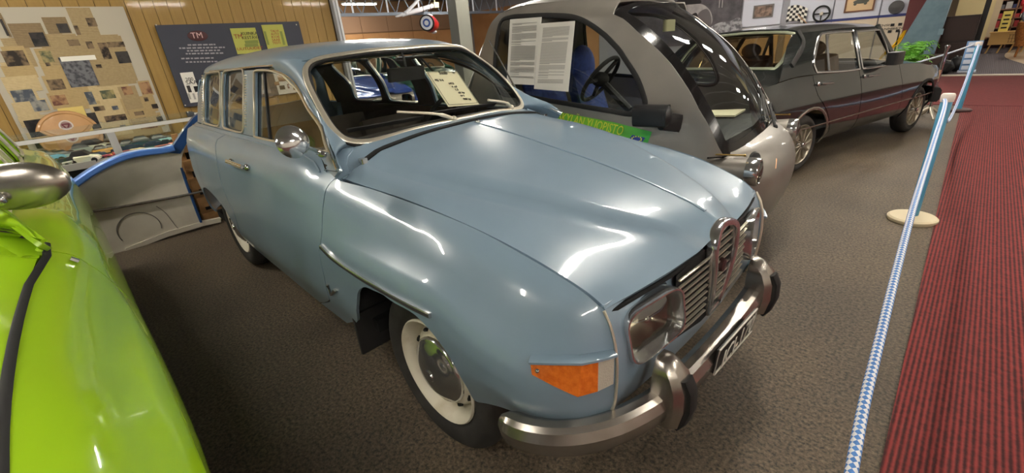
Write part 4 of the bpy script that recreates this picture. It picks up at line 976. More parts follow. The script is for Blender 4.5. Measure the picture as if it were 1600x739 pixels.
# thin chrome rods and a wiper arm on the right of the windscreen
for k in range(4):
    p = on(GW, GW.px([(1166+k*4,101+k*5),(1183+k*5,140+k*3),(1193+k*5,190+k*2)]), .014+.004*k); MB().tube(crv(p, 6), .006, n=6).build('chrome_rod', M_CHROME, grey)
p = on(GW, GW.px([(1189,136),(1196,165),(1204,202)]), .03); MB().tube(crv(p, 6), 1, n=8, flat=(.022,.016), up=(1,0,0)).ell(p[2], (.03,.03,.04)).build('wiper_arm', M_RUB, grey)
M_NOTE = mat('note_paper', (214, 206, 176), .8)
q = [Vector(FG.at(u, v, 'z', .83)) for u, v in ((1110,172),(1165,170),(1148,180),(1112,180))]
W2G = lambda p: Vector((GPOS[0]+p[0]*math.cos(GY)-p[1]*math.sin(GY), GPOS[1]+p[0]*math.sin(GY)+p[1]*math.cos(GY), p[2]))
nb = sheet('notebook', *[W2G(p) for p in q], M_NOTE, None, .012); props(nb, 'spiral notebook lying on the microcar dashboard', 'notebook')
# two printed sheets taped in the side window
def win_sheet(px4, label):
    P = on(GS, GS.px(px4), .016); P = [W2G(p) for p in P]; s = sheet('info_sheet', *P, M_WHITE, None, .002); props(s, label, 'notice', 'printed sheets on the microcar window')
    tl, tr, br, bl = P; rx, dn = tr-tl, bl-tl; nv = rx.cross(dn).normalized(); nv = nv if nv.dot(Vector(EYE)-tl) > 0 else -nv
    ln = MB(); yy = .07; k = 0
    rnd = random.Random(len(label))
    while yy < .90:
        L = 1 if rnd.random() > .16 else .4
        a, b = tl+rx*.10+dn*yy+nv*.003, tl+rx*(.10+.78*L)+dn*yy+nv*.003; h = dn*.007
        if L < .5: yy += .012
        ln.quad(a, b, b+h, a+h); yy += .0165
    o = ln.build('text_lines', mat('grey_print', (150, 146, 140), .8), s, smooth=False); o['kind'] = 'stuff'
win_sheet([(799.5,32),(848.5,28),(836.5,133),(794,131)], 'left printed white sheet in the microcar side window')
win_sheet([(847,37.5),(900.5,33.5),(890,143.5),(836.5,139)], 'right printed white sheet overlapping the left one in the microcar window')

# ------------------------------------------------------------------ dark grey saloon behind
SY = 1.3166; SPOS = (.007, 6.174); FS = Frame(SPOS, SY)
sed = thing('saloon_car', 'dark grey four-door saloon with sloping rear window parked crosswise', 'car', (SPOS[0], SPOS[1], 0), SY)
z4 = lambda x, y: (1120+x*.3383, 30+y*.3383); z5 = lambda x, y: (1270+x*.2706, 30+y*.2706)
_s = []
for x, k, zt, zs in [(.62,.84,.70,.02),(.50,.93,.73,.01),(.25,.985,.765,0),(0,1,.80,0),(-.35,1,.835,0),(-.80,1,.862,0),(-1.45,1,.882,0),(-2.0,1,.895,0),(-2.45,.995,.915,0),(-2.75,.975,.915,0),(-3.0,.94,.885,.01),(-3.18,.87,.86,.03)]:
    z0 = [.24+zs,.34,.44,.55,.645,.72,.80,.88]; top_ = zt; zz = [z for z in z0[:4]]+[.55+(top_-.55)*t for t in (.30,.55,.78,1.)]
    ys = [.70,.755,.772,.775,.775,.765,.752,.728]; _s.append([(x,-y*k,z) for y, z in zip(ys, zz)])
SS = Surf(_s, fr=FS); chk(SS, (-1.2, 0, .5))
_sg = []
for x, zb, yt, zt in [(-.70,.858,.56,1.245),(-1.2,.875,.575,1.262),(-1.7,.886,.575,1.272),(-2.2,.905,.57,1.275),(-2.7,.92,.56,1.262),(-3.05,.885,.55,1.2)]:
    yb = .728 if x > -2.5 else (.71 if x > -2.8 else .68); _sg.append([(x,-yb,zb),(x,-(yb+yt)/2-.012,(zb+zt)/2),(x,-yt,zt)])
SG = Surf(_sg, fr=FS); chk(SG, (-1.5, 0, 1))
wl = {}
wl['rear'] = chain(SG.px([z5(22,300),z5(8,255),z5(20,180),z5(40,105),z5(52,88)]), SG.px([z5(52,88),z5(140,78),z5(232,72)]), SG.px([z5(232,72),z5(250,170),z5(268,285)]), SG.px([z5(268,285),z5(150,298),z5(22,303)]))
wl['front'] = chain(SG.px([z5(288,280),z5(270,180),z5(252,75)]), SG.px([z5(252,75),z5(340,66),z5(384,64)]), SG.px([z5(384,64),z5(420,150),z5(445,255)]), SG.px([z5(445,255),z5(380,270),z5(288,281)]))
cpil = SG.px([z4(372,52),z4(398,105),z4(345,215),z4(300,250)])
_sfe = SG.px([z5(392,58),z5(425,140),z5(455,258)])
SGO = chain([(0.05,2),(4,2)] if False else [_sfe[0], (_sfe[0][0]+.2,2)], [(_sfe[0][0]+.2,2),(3.75,2)], [(3.75,2),(4.15,1.2),(4.6,0)], [(4.6,0),(.5,0)], [(.5,0),_sfe[-1]], list(reversed(_sfe)))
d_ = panel(SG, SGO, [wl['rear'], wl['front']], step=.05); put('cabin_side', d_, M_DARK, sed); put('cabin_side', mirrored(d_), M_DARK, sed)
for n_ in ('rear', 'front'):
    d_ = off(panel(SG, wl[n_], flange=0, step=.1), -.01); put('side_window', d_, M_GLASSD, sed); put('side_window', mirrored(d_), M_GLASSD, sed)
    both('window_frame', strip(SG, shrink(wl[n_], SG, -.006), .022, .012, .003), M_CHROME, sed)
dvv = on(SG, SG.px([z5(78,92),z5(85,190),z5(92,298)]), .002); both('window_divider', MB().tube(dvv, .010, n=6), M_CHROME, sed)
arch = lambda cx, r: [(cx+r*math.cos(t), .27+r*math.sin(t)) for t in np.linspace(-.1, PI+.1, 15)]
def apts(cx, r): return SS.ax([p for p in arch(cx, r)], 'xz')
af, ar = apts(.03, .35), apts(-2.43, .35)
bot = lambda xa, xb: SS.ax([(xa,.27),(xb,.27)], 'xz')
fs_ = SS.ax([(-.56,.27),(-.55,.42),(-.62,.60),(-.72,.80)], 'xz'); fs_.append((fs_[-1][0]-.02,7))
bs_ = SS.ax([(-1.50,.27),(-1.50,.42),(-1.54,.62),(-1.60,.84)], 'xz'); bs_.append((bs_[-1][0],7))
rs_ = SS.ax([(-2.03,.27),(-2.03,.36),(-2.16,.55),(-2.36,.72),(-2.44,.86)], 'xz'); rs_.append((rs_[-1][0],7))
rv = lambda l: list(reversed(l))
def sp(name, ol):
    d_ = panel(SS, shrink(ol, SS, .003), step=.05); put(name, d_, M_DARK, sed); put(name, mirrored(d_), M_DARK, sed)
sp('front_fender', chain([(0,0),af[0]], af, [af[-1],fs_[0]], fs_, [fs_[-1],(0,7)], [(0,7),(0,0)]))
sp('front_door', chain([fs_[0],bs_[0]], bs_, [bs_[-1],fs_[-1]], rv(fs_)))
sp('rear_door', chain([bs_[0],rs_[0]], rs_, [rs_[-1],bs_[-1]], rv(bs_)))
sp('rear_quarter', chain([rs_[0],ar[0]], ar, [ar[-1],(11,0)], [(11,0),(11,7)], [(11,7),rs_[-1]], rv(rs_)))
sl_ = [(i*.25+.4,2.05) for i in range(40)]; both('side_moulding', strip(SS, sl_, .014, .010, .003, False), M_CHROMEW, sed)
for q in (af, ar): both('arch_trim', strip(SS, q, .030, .014, .003, False), M_CHROMEW if q is ar else M_RUB, sed)
def hrow(r): return [(x,-y,z) for x,y,z in r]+[(x,y,z) for x,y,z in reversed(r[:-1])]
SH = Surf([hrow(r) for r in [[(.60,.61,.69),(.66,.40,.72),(.70,0,.735)],[(.25,.717,.765),(.27,.45,.805),(.28,0,.825)],[(-.35,.728,.835),(-.33,.45,.868),(-.32,0,.885)],[(-.80,.728,.862),(-.66,.45,.905),(-.60,0,.918)]]], fr=FS); chk(SH, (0,0,0))
put('hood', panel(SH, chain([(0,0),(3,0)],[(3,0),(3,4)],[(3,4),(0,4)],[(0,4),(0,0)]), step=.06), M_DARK, sed)
SRF = Surf([hrow(r) for r in [[(-1.02,.565,1.255),(-.98,.45,1.285),(-.95,.2,1.305),(-.94,0,1.31)],[(-1.5,.575,1.272),(-1.5,.46,1.315),(-1.5,.2,1.338),(-1.5,0,1.343)],[(-2.0,.575,1.276),(-2.0,.46,1.32),(-2.0,.2,1.343),(-2.0,0,1.348)],[(-2.42,.56,1.272),(-2.4,.46,1.305),(-2.36,.2,1.325),(-2.35,0,1.33)]]], fr=FS); chk(SRF, (-1.5,0,.5))
put('roof', panel(SRF, chain([(0,0),(3,0)],[(3,0),(3,6)],[(3,6),(0,6)],[(0,6),(0,0)]), step=.05), M_DARK, sed)
SB = Surf([hrow(r) for r in [[(-2.42,.56,1.272),(-2.4,.46,1.305),(-2.36,.2,1.325),(-2.35,0,1.33)],[(-2.58,.60,1.13),(-2.60,.5,1.15),(-2.60,.2,1.165),(-2.60,0,1.17)],[(-2.75,.655,.97),(-2.80,.5,.975),(-2.82,.2,.98),(-2.82,0,.98)],[(-2.95,.69,.895),(-3.0,.5,.915),(-3.02,.2,.92),(-3.02,0,.92)],[(-3.18,.635,.86),(-3.24,.5,.865),(-3.27,.2,.87),(-3.27,0,.87)],[(-3.22,.63,.60),(-3.30,.5,.62),(-3.33,.2,.62),(-3.33,0,.62)],[(-3.18,.60,.30),(-3.26,.45,.30),(-3.28,.2,.30),(-3.28,0,.30)]]], cu=(4,), fr=FS); chk(SB, (-2,0,.5))
blh = chain([(.22,.75),(.22,3),(.22,5.25)], [(.22,5.25),(.5,5.4),(1.4,5.45),(1.82,5.3)], [(1.82,5.3),(1.86,3),(1.82,.7)], [(1.82,.7),(1.4,.55),(.5,.6),(.22,.75)])
put('tail_panel', panel(SB, chain([(0,0),(6,0)],[(6,0),(6,6)],[(6,6),(0,6)],[(0,6),(0,0)]), [blh], step=.06), M_DARK, sed)
put('rear_window', off(panel(SB, blh, flange=0, step=.1), -.008), glass('bronze_glass', (190, 160, 110), .12), sed)
strip(SB, shrink(blh, SB, -.006), .034, .014, .004).build('rear_window_frame', mat('sage_trim', (150, 154, 132), .35, .6), sed)
SWd = Surf([hrow(r) for r in [[(-.74,.66,.90),(-.64,.45,.915),(-.58,0,.925)],[(-1.02,.55,1.25),(-.97,.42,1.285),(-.94,0,1.31)]]], fr=FS); chk(SWd, (-1.5,0,.5))
put('windscreen', panel(SWd, chain([(0,0),(1,0)],[(1,0),(1,4)],[(1,4),(0,4)],[(0,4),(0,0)]), step=.08, flange=0), M_GLASS, sed)
both('windscreen_pillar', MB().tube([(-.72,-.69,.88),(-1.03,-.565,1.26)], 1, n=8, flat=(.05,.05)), M_DARK, sed)
MB().box((.60,0,.50),(.12,1.16,.30)).build('nose_panel', M_RUB, sed); MB().box((-1.3,0,.30),(3.4,1.30,.10)).build('floor_pan', M_BLACK, sed)
MB().box((.1,0,.55),(.9,1.0,.30)).build('engine_bay', M_BLACK, sed)
MB().tube([(.40,-.76,.40),(.62,-.66,.40),(.72,-.40,.40),(.74,0,.40),(.72,.40,.40),(.62,.66,.40),(.40,.76,.40)], 1, n=8, flat=(.12,.17), up=(0,0,1)).build('bumper', M_RUB, sed)
both('headlight', MB().box((.64,-.48,.60),(.08,.26,.16)), M_LENS, sed)
both('corner_lamp', MB().box((.56,-.66,.60),(.14,.06,.14)), mat('orange_clear', (196, 150, 110), .2, 0, .6), sed)
M_TAN = mat('brown_upholstery', (96, 74, 46), .8)
for y in (-.34, .34):
    MB().tube([(-1.55,y,.50),(-1.08,y,.52)], 1, n=12, flat=(.48,.16), up=(0,0,1)).build('seat_cushion', M_TAN, sed)
    MB().tube([(-1.55,y,.55),(-1.66,y,.85),(-1.74,y,1.02)], 1, n=12, flat=(.46,.13), up=(1,0,.3)).build('seat_back', M_TAN, sed); MB().ell((-1.75,y,1.10), (.10,.24,.16)).build('headrest', M_TAN, sed)
MB().tube([(-2.45,0,.55),(-2.52,0,.80),(-2.58,0,.95)], 1, n=12, flat=(1.2,.14), up=(1,0,.3)).build('rear_seat_back', M_TAN, sed)
MB().tube([(-.78,-.62,.84),(-.72,0,.85),(-.78,.62,.84)], 1, n=10, flat=(.20,.10), up=(0,0,1)).build('dashboard', M_RUB, sed)
both('parcel_shelf', MB().box((-2.70,-.27,.93),(.26,.54,.02)), M_TAN, sed)
for a_, b_ in ((z5(298,330),z5(362,325)),(z5(30,375),z5(96,370))):
    h = on(SS, SS.px([a_, b_]), .0); n2 = SS.nrm(SS.px([a_]))[0]; both('door_handle', MB().tube([h[0]+n2*.02, h[1]+n2*.022], 1, n=8, flat=(.04,.02), up=(0,0,1)).ell(h[0]+n2*.008, (.05,.02,.04)), M_CHROME, sed)
MB().rbox((-1.10,-.82,.945),(.20,.10,.12),.03).tube([(-1.05,-.80,.90),(-.98,-.70,.89)], .02).build('door_mirror', M_PLAST, sed)
MB().rbox((-1.10,.82,.945),(.20,.10,.12),.03).tube([(-1.05,.80,.90),(-.98,.70,.89)], .02).build('door_mirror', M_PLAST, sed)
# quarter vents behind the rear doors
lv = on(SG, cpil[:3], .006); both('pillar_vent', MB().tube(crv(lv, 5), 1, n=8, flat=(.05,.012), up=(0,-1,.4)), M_RUB, sed)
M_ALLOY = mat('alloy', (170, 162, 146), .35, .7)
for x in (.03, -2.43):
    for s in (-1, 1):
        w_ = wheel(sed, (x, s*.65, .275), s, rad=.275, rimr=.185, capr=.04, w=.15, holes=False, rimmat=M_ALLOY); r_ = [c for c in w_.children if c.name.startswith('rim')][0]
        for k in range(10):
            a = 2*PI*k/10; MB().tube([(x+.035*math.cos(a), s*.728, .275+.035*math.sin(a)), (x+.165*math.cos(a+.15), s*.722, .275+.165*math.sin(a+.15))], 1, n=6, flat=(.012,.026), up=(0,1,0)).build('spoke', M_ALLOY, r_)
# ------------------------------------------------------------------ newspaper board and information board on the pine wall
XB = -5.47
def WP(u, v, x=XB): return Vector(F0.at(u, v, 'x', x))
nbd = thing('newspaper_board', 'white board covered with yellowed newspaper clippings on the pine wall', 'board', (XB-.02, -1.0, .78))
BO = Vector((XB-.02, -1.0, .78))
MB().box(Vector((XB-.012,-1.015,1.437))-BO, (.03,1.19,1.315)).build('backing', mat('board_white', (176, 168, 152), .8), nbd, smooth=False)
def news(name, rgb, rgb2):
    return stripes(name, rgb, rgb2, 'Z', 22, .85, 0., 1.2)
NEWS = [news('newsprint_'+n, a, b) for n, a, b in (('tan', (166, 146, 110), (140, 120, 86)), ('ochre', (180, 156, 112), (154, 132, 92)), ('pale', (198, 178, 138), (170, 150, 110)), ('brown', (140, 120, 90), (112, 94, 68)))]
def photo_mat(name, a, b, sc=14):
    return mat(name, a, .8, noise=(sc, b, .42, .58))
PH = {'k': photo_mat('photo_dark', (38, 30, 26), (120, 100, 76)), 'b': photo_mat('photo_blue', (66, 72, 82), (140, 138, 130)), 'g': photo_mat('photo_green', (70, 78, 60), (150, 136, 92)), 'r': photo_mat('photo_red', (96, 58, 48), (160, 124, 88)), 'n': photo_mat('photo_night', (20, 20, 24), (58, 54, 52), 8)}
def flat(name, u0, v0, u1, v1, x, m, parent, org, th=.002):
    a, b = WP(u0, v0, x), WP(u1, v1, x)
    y0, y1 = sorted((a.y, b.y)); z0, z1 = sorted((a.z, b.z))
    o = MB().box(Vector((x, (y0+y1)/2, (z0+z1)/2))-org, (th, max(y1-y0, .02), max(z1-z0, .015))).build(name, m, parent, smooth=False); return o
CL = [  # (u0,v0,u1,v1, tone, [(photo u0,v0,u1,v1,kind)])
 (11,37,80,73,3,[(44,51,77,72,'n')]),(64,27,113,52,3,[(87,37,111,51,'n')]),(102,12,158,56,0,[(133,28,153,41,'k'),(114,40,127,54,'k')]),(76,54,134,91,0,[(104,62,126,71,'k')]),
 (128,57,160,108,0,[(133,65,148,76,'k'),(149,101,160,106,'k')]),(150,57,216,126,0,[(152,67,176,92,'k'),(179,81,206,98,'n'),(166,66,196,73,'k')]),(0,73,52,104,1,[(0,80,47,102,'k')]),(52,76,92,121,1,[(60,80,86,97,'g'),(70,98,80,103,'k')]),
 (0,103,61,121,1,[]),(0,121,68,141,2,[]),(10,138,66,162,2,[(15,142,59,158,'b')]),(64,119,108,149,1,[(72,125,104,139,'k')]),(72,146,112,168,1,[(77,150,108,163,'r')]),(43,156,80,173,2,[(46,158,78,172,'b')]),
 (17,161,66,185,2,[]),(106,134,151,168,1,[(131,144,153,166,'b')]),(183,136,228,177,0,[(189,136,209,147,'r')]),(214,127,241,148,1,[(216,129,239,146,'r')]),(147,138,191,165,2,[(155,142,182,153,'g')]),(138,164,199,185,2,[(145,167,165,172,'k'),(174,166,186,171,'b')]),
 (158,181,209,208,2,[(162,182,202,193,'k')]),(200,172,249,201,1,[(209,175,226,179,'k'),(216,190,247,199,'r')]),(222,148,248,173,1,[(224,152,233,158,'k'),(236,163,248,169,'k')]),(244,176,258,197,1,[(246,180,252,192,'k')]),(27,184,88,193,2,[]),
 (0,20,15,58,3,[(0,30,14,56,'n')])]
CL = [(0,98,62,186,2,[]),(60,96,140,188,1,[]),(130,126,222,186,2,[]),(150,158,256,208,1,[]),(56,54,118,100,0,[]),(0,60,60,104,0,[]),(118,56,214,130,0,[])]+CL
for i, (u0, v0, u1, v1, t, ph) in enumerate(CL):
    x = XB+.004+.0003*i; c = flat('clipping', u0, v0, u1, v1, x, NEWS[t], nbd, BO)
    for p in ph: flat('photo', *p[:4], x+.0016, PH[p[4]], c, BO, .001)
cpy = flat('clipping', 90, 90, 156, 133, XB+.014, mat('aerial_photo', (104, 104, 108), .8, noise=(26, (60, 60, 66), .45, .6)), nbd, BO); cpy['label'] = 'grey aerial photograph with a white upper edge'
flat('photo_margin', 93, 89, 151, 93, XB+.016, M_WHITE, cpy, BO, .001)
flat('clipping', 89, 170, 140, 190, XB+.016, mat('yellow_paper', (214, 190, 112), .8), nbd, BO)
flat('clipping', 36, 189, 166, 216, XB+.004, PH['n'], nbd, BO).location.x += .010
# round wooden plaque standing behind the case
pq = thing('wooden_plaque', 'round wooden plaque with a dark red emblem behind the glass case', 'plaque', (-5.33, -1.27, .74))
M_WOODP = mat('turned_wood', (186, 142, 92), .5, 0, .2, noise=(6, (168, 122, 74), .4, .7))
pq.rotation_euler = (0, R(-8), 0)
MB().lathe([(0,-.014),(.245,-.014),(.25,0),(.243,.010),(.225,.012),(.215,.006),(.205,.010),(0,.010)], (0,0,.16), rotm(y=90), 40).build('disc', M_WOODP, pq)
for zz, s in ((.26,.055),(.14,.05)):
    e_ = MB().lathe([(s*.78,.016),(s,.016),(s,.010),(s*.78,.010)], (0,0,zz), rotm(y=90), 24, True).build('emblem_ring', mat('plaque_white', (206, 196, 190), .6), pq)
    MB().lathe([(0,.013),(s*.74,.013),(s*.76,.010)], (0,0,zz), rotm(y=90), 24).build('emblem_field', mat('plaque_grey', (150, 122, 116), .6), e_)
    tr = MB(); 
    for k in range(3): a = PI/2+2*PI*k/3; b = a+2*PI/3; tr.tube([(.016,s*.6*math.cos(a),zz-s*.6*math.sin(a)),(.016,s*.6*math.cos(b),zz-s*.6*math.sin(b))], .006, n=6)
    tr.build('emblem_triangle', mat('plaque_maroon', (110, 44, 58), .6), e_)
# dark information board
ib = thing('information_board', 'dark blue information board with white lettering on the pine wall', 'board', (XB, .49, 1.03)); IO = Vector((XB, .49, 1.03))
MB().box(Vector((XB,.59,1.465))-IO, (.025,1.59,.885)).build('panel', mat('slate_blue', (48, 50, 62), .6), ib, smooth=False)
def itext(t, u, v, size, m, al='CENTER', dx=.016, w=None):
    p = WP(u, v, XB+dx)-IO; return text_mesh('lettering', t, m, ib, p, (0,1,0), (0,0,1), size, al, width=w)
M_WTXT = mat('white_lettering', (150, 146, 150), .6); M_PINK = mat('pink_lettering', (206, 172, 170), .6)
e = MB().lathe([(0,.003),(.085,.002),(.09,0)], WP(309,56,XB+.014)-IO, rotm(y=90), 24); e.v = [(x, (y-(WP(309,56).y-IO.y))*1.15+(WP(309,56).y-IO.y), (z-(WP(309,56).z-IO.z))*.62+(WP(309,56).z-IO.z)) for x, y, z in e.v]; e.build('logo_disc', mat('logo_maroon', (70, 34, 36), .6), ib)
itext('TM', 309, 59.5, .088, M_PINK, dx=.020)
rnd = random.Random(5)
for v, u0, u1 in ((70.3,293,336),(75.3,280,351),(79.5,292,344),(84,290,349),(91.5,283,334),(97,290,340)):
    u = u0
    while u < u1:
        w = rnd.uniform(3, 8); flat('word', u, v-.6-(u-u0)*.02, min(u+w, u1), v+.6-(u-u0)*.02, XB+.0145, M_WTXT, ib, IO, .002); u += w+1.4
M_YG = mat('yellow_green_sheet', (176, 176, 84), .7); M_REDP = mat('red_print', (150, 44, 44), .7); M_GRNP = mat('grey_green_print', (126, 136, 70), .8)
s1 = flat('clipping', 359, 44.5, 409.5, 82, XB+.016, M_YG, ib, IO); s1['label'] = 'yellow green magazine page headed in black'
s2 = flat('clipping', 408, 39, 452, 80, XB+.018, M_YG, ib, IO); s2['label'] = 'yellow green magazine page with a red column'
def onp(t, u, v, size, m, par, w=None):
    return text_mesh('lettering', t, m, par, WP(u, v, XB+.0205)-IO, (0,1,0), (0,0,1), size, width=w)
onp('TM', 366.5, 60.5, .07, M_REDP, s1); onp('KUINKA', 377, 55, .05, M_K, s1, .19); onp('KESTÄVÄ', 378.5, 61.5, .05, M_K, s1, .21)
onp('UUTUUDET', 371, 79, .045, M_REDP, s1, .30)
flat('text_block', 382, 63.5, 404, 67.5, XB+.018, M_GRNP, s1, IO, .001); flat('text_block', 382, 69, 404, 72.5, XB+.018, M_GRNP, s1, IO, .001)
for a in (412, 437): flat('text_block', a, 49, a+9, 70, XB+.0195, M_GRNP, s2, IO, .001)
for k in range(5): onp(('TALVI', 'AUTO', 'KOE', 'SAAB', 'TESTI')[k], 423+k*.8, 50.5+k*4.6, .04, M_REDP, s2, .10)
s3 = flat('clipping', 281, 114, 317, 158.5, XB+.016, M_WHITE, ib, IO); s3['label'] = 'white newspaper page with black headlines'
onp('200', 290.5, 127, .055, M_K, s3); onp('SAABIA', 291, 132.5, .06, M_K, s3, .22)
for a, b, c, d in ((291,134,300,144),(302,135,314,143)): flat('photo', a, b, c, d, XB+.019, PH['n'], s3, IO, .001)
for k in range(3): flat('text_block', 293+k*7.5, 146, 299+k*7.5, 155, XB+.019, mat('grey_text', (168, 164, 156), .8), s3, IO, .001)
s4 = flat('clipping', 395, 112, 424, 145.5, XB+.016, mat('grey_page', (150, 140, 134), .8, noise=(10, (112, 104, 100), .4, .6)), ib, IO); s4['label'] = 'grey page seen through the wagon door window'
s5 = flat('clipping', 425.5, 110, 466, 144, XB+.016, M_WHITE, ib, IO); s5['label'] = 'white page with red and dark car pictures'
for a, b, c, d, k in ((433,118,452,126,'r'),(428,128,437,133,'r'),(436,134,446,139.5,'n'),(448,131,453,138,'r'),(455,126,465,140,'k')): flat('photo', a, b, c, d, XB+.019, PH[k], s5, IO, .001)
for q in ((244,39),(463,38.5),(289.5,164.5),(470,144)):
    MB().ell(WP(*q, XB+.015)-IO, (.008,.016,.016), None, 10, 6).build('screw', M_STEEL, ib)

# ------------------------------------------------------------------ glass case with toy cars
XC = -4.13
case = thing('display_case', 'long glass display case with white rails full of toy cars', 'display case', (-4.45, -1.15, 0)); CO = Vector((-4.45, -1.15, 0))
M_RAIL = mat('white_rail', (206, 204, 198), .4); M_CASEB = mat('case_black', (22, 20, 20), .8); M_TRAY = mat('case_felt', (150, 142, 126), .9)
def cb(name, c, d, m, par=case): return MB().box(Vector(c)-CO, d).build(name, m, par, smooth=False)
cb('base_cabinet', (-4.80,-1.15,.36), (1.28,1.78,.72), M_CASEB); cb('tray', (-4.80,-1.15,.733), (1.30,1.80,.026), M_TRAY)
cb('front_rail', (XC,-1.15,.985), (.03,1.80,.030), M_RAIL); cb('lower_rail', (XC,-1.15,.738), (.03,1.80,.055), mat('grey_rail', (158, 154, 146), .45)); cb('rear_rail', (-4.95,-1.15,.985), (.03,1.80,.03), M_RAIL)
for y in (-2.03, -1.03, -.27): cb('front_post', (XC,y,.86), (.026,.055,.23), mat('grey_post', (168, 166, 162), .45))
for y in (-2.03, -.27): cb('end_rail', (-4.54,y,.985), (.80,.03,.03), M_RAIL); cb('end_pane', (-4.54,y,.865), (.78,.006,.21), M_GLASS)
cb('front_pane', (XC,-1.15,.868), (.005,1.76,.205), M_GLASS); cb('top_pane', (-4.54,-1.15,1.003), (.80,1.78,.006), M_GLASS)
MB().tube([(XC-.032-CO.x,-.85,.976),(XC-.032-CO.x,.84,.976)], .007, n=8).build('added_case_light', mat('added_case_glow', (255,246,225), .5, emit=((255,242,214), 22)), case)  # hidden glowing tube added behind the rail to brighten the toys
def toy_body():
    L = [(-.055,.022,.012,.022),(-.050,.024,.008,.030),(-.030,.025,.007,.033),(0,.025,.007,.034),(.025,.025,.007,.033),(.048,.024,.008,.028),(.056,.021,.012,.021)]
    o = MB()
    for x, w, z0, z1 in L: o.v += [(x,-w,z0),(x,-w,z1-.006),(x,-w*.8,z1),(x,w*.8,z1),(x,w,z1-.006),(x,w,z0)]
    n = len(L)
    for i in range(n-1):
        for k in range(6): a, b = i*6+k, i*6+(k+1) % 6; o.f.append((a, a+6, b+6, b))
    o.f += [(0,1,2,3,4,5), tuple(range(n*6-1, n*6-7, -1))]; return o
def toy_cabin():
    o = MB()
    for z, x0, x1, w in ((.032,-.042,.026,.0225),(.045,-.034,.012,.020),(.053,-.026,.004,.017)): o.v += [(x0,-w,z),(x1,-w,z),(x1,w,z),(x0,w,z)]
    for j in range(2):
        for k in range(4): a, b = j*4+k, j*4+(k+1) % 4; o.f.append((a, b, b+4, a+4))
    o.f.append((8,9,10,11)); return o
TB = toy_body(); TCB = toy_cabin(); tme = {}
_w = MB()
for x in (-.034, .036):
    for y in (-.024, .024): _w.lathe([(0,-.005),(.010,-.005),(.011,0),(.010,.005),(0,.005)], (x,y,.010), rotm(x=90), 10)
TW = _w
def toy(px, col, label, sc=1.0, rz=0, cab=None, depth=0.0):
    x = XC-.05-depth; p = F0.at(px[0], px[1], 'z', .748)
    if p[0] > XC-.06: p = (XC-.07, F0.at(px[0], px[1], 'x', XC-.07)[1], .746)
    if p[0] < -4.90: p = (-4.88, p[1], .746)
    t = thing('toy_car', label, 'toy car', (p[0], p[1], .7465), R(rz), 'toy cars in the glass case'); t.scale = (sc*1.22,)*3
    m = mat('toy_%d_%d_%d' % col, col, .3, 0, .5); TB.build('body', m, t); TCB.build('cabin', cab or mat('toy_window', (40, 46, 50), .2), t); TW.build('wheels', M_RUB, t)
rows = [((76,263),(150,60,52),'dark red',1.0,80),((87,265),(226,222,212),'white low',1.1,95),((97,262),(120,44,48),'maroon',1.0,85),((108,264),(30,60,50),'dark green',1.05,88),((118,262),(200,196,190),'pale grey',1.1,96),((128,260),(90,90,96),'steel grey',1.0,82),((138,258),(236,226,206),'big cream',1.7,70),((151,257),(60,56,120),'navy and violet',1.25,92),((163,256),(170,50,70),'crimson',1.15,85),((170,255),(220,180,90),'mustard',1.0,92),
 ((80,254),(110,160,190),'sky blue',1.8,90),((104,250),(150,170,170),'grey green with pale roof',1.5,92),((134,240),(166,176,172),'large pale grey',1.7,84),((152,236),(222,218,204),'tall ivory',2.0,60),((164,240),(210,160,80),'amber',1.3,96),
 ((199,247),(176,60,56),'brick red',1.35,90),((212,242),(196,176,120),'sand',1.4,84),((224,244),(60,90,60),'moss green',1.2,92),((230,231),(28,52,34),'big bottle green',1.9,86),((240,238),(60,110,70),'leaf green',1.2,94),((246,233),(206,140,60),'orange',1.35,82),((256,234),(190,90,60),'rust',1.2,92),((254,226),(160,206,214),'white and turquoise',1.7,96),((266,230),(200,60,50),'scarlet',1.2,88),((262,238),(224,220,210),'small white',1.1,90),((206,233),(120,126,96),'olive',1.5,88),((219,232),(190,184,170),'beige',1.3,92),((92,246),(70,70,74),'charcoal',1.3,84),((118,247),(140,52,44),'wine red',1.2,96),((180,236),(90,140,110),'sea green',1.2,90)]
for i, (px, col, nm, sc, rz) in enumerate(rows):
    toy(px, col, '%s toy car %s of the glass case' % (nm, 'in the left bay' if px[0] < 185 else 'in the right bay'), sc, rz)

# ------------------------------------------------------------------ cut-out car side panel
co = thing('car_side_cutout', 'white and blue painted section of a car body standing by the display case', 'car part', (-3.85, -.95, 0)); KO = Vector((-3.85, -.95, 0))
XK = -3.85
def KP(u, v, x=XK): q = F0.at(u, v, 'x', x); return (q[1], q[2])
def slab(name, px, x, th, m, par=co, curve=None):
    poly = [KP(u, v, x) for u, v in px]; n = len(poly); o = MB()
    o.v = [(x-KO.x, y-KO.y, z) for y, z in poly]+[(x-th-KO.x, y-KO.y, z) for y, z in poly]
    o.f = [tuple(range(n)), tuple(range(2*n-1, n-1, -1))]+[(i, i+n, (i+1) % n+n, (i+1) % n) for i in range(n)]
    return o.build(name, m, par, smooth=False)
M_CUTW = mat('cutout_white', (216, 208, 192), .6, 0, 0, noise=(4, (194, 185, 168), .4, .75)); M_CUTB = mat('cutout_blue', (84, 132, 214), .35, .1, .5); M_CUTD = mat('cutout_dark_blue', (24, 66, 118), .4, 0, .4)
edge = [(97,302),(118,287),(160,263),(200,247),(235,241),(258,237),(272,229),(284,214),(300,190),(314,182)]
inner = [(312,196),(300,215),(290,228),(284,246),(284,262),(292,285),(301,308),(309,330),(316,349)]
slab('side_sheet', edge+[(316,188)]+inner[1:]+[(316,352),(262,366),(196,394),(150,400),(100,400),(60,330)], XK, .03, M_CUTW)
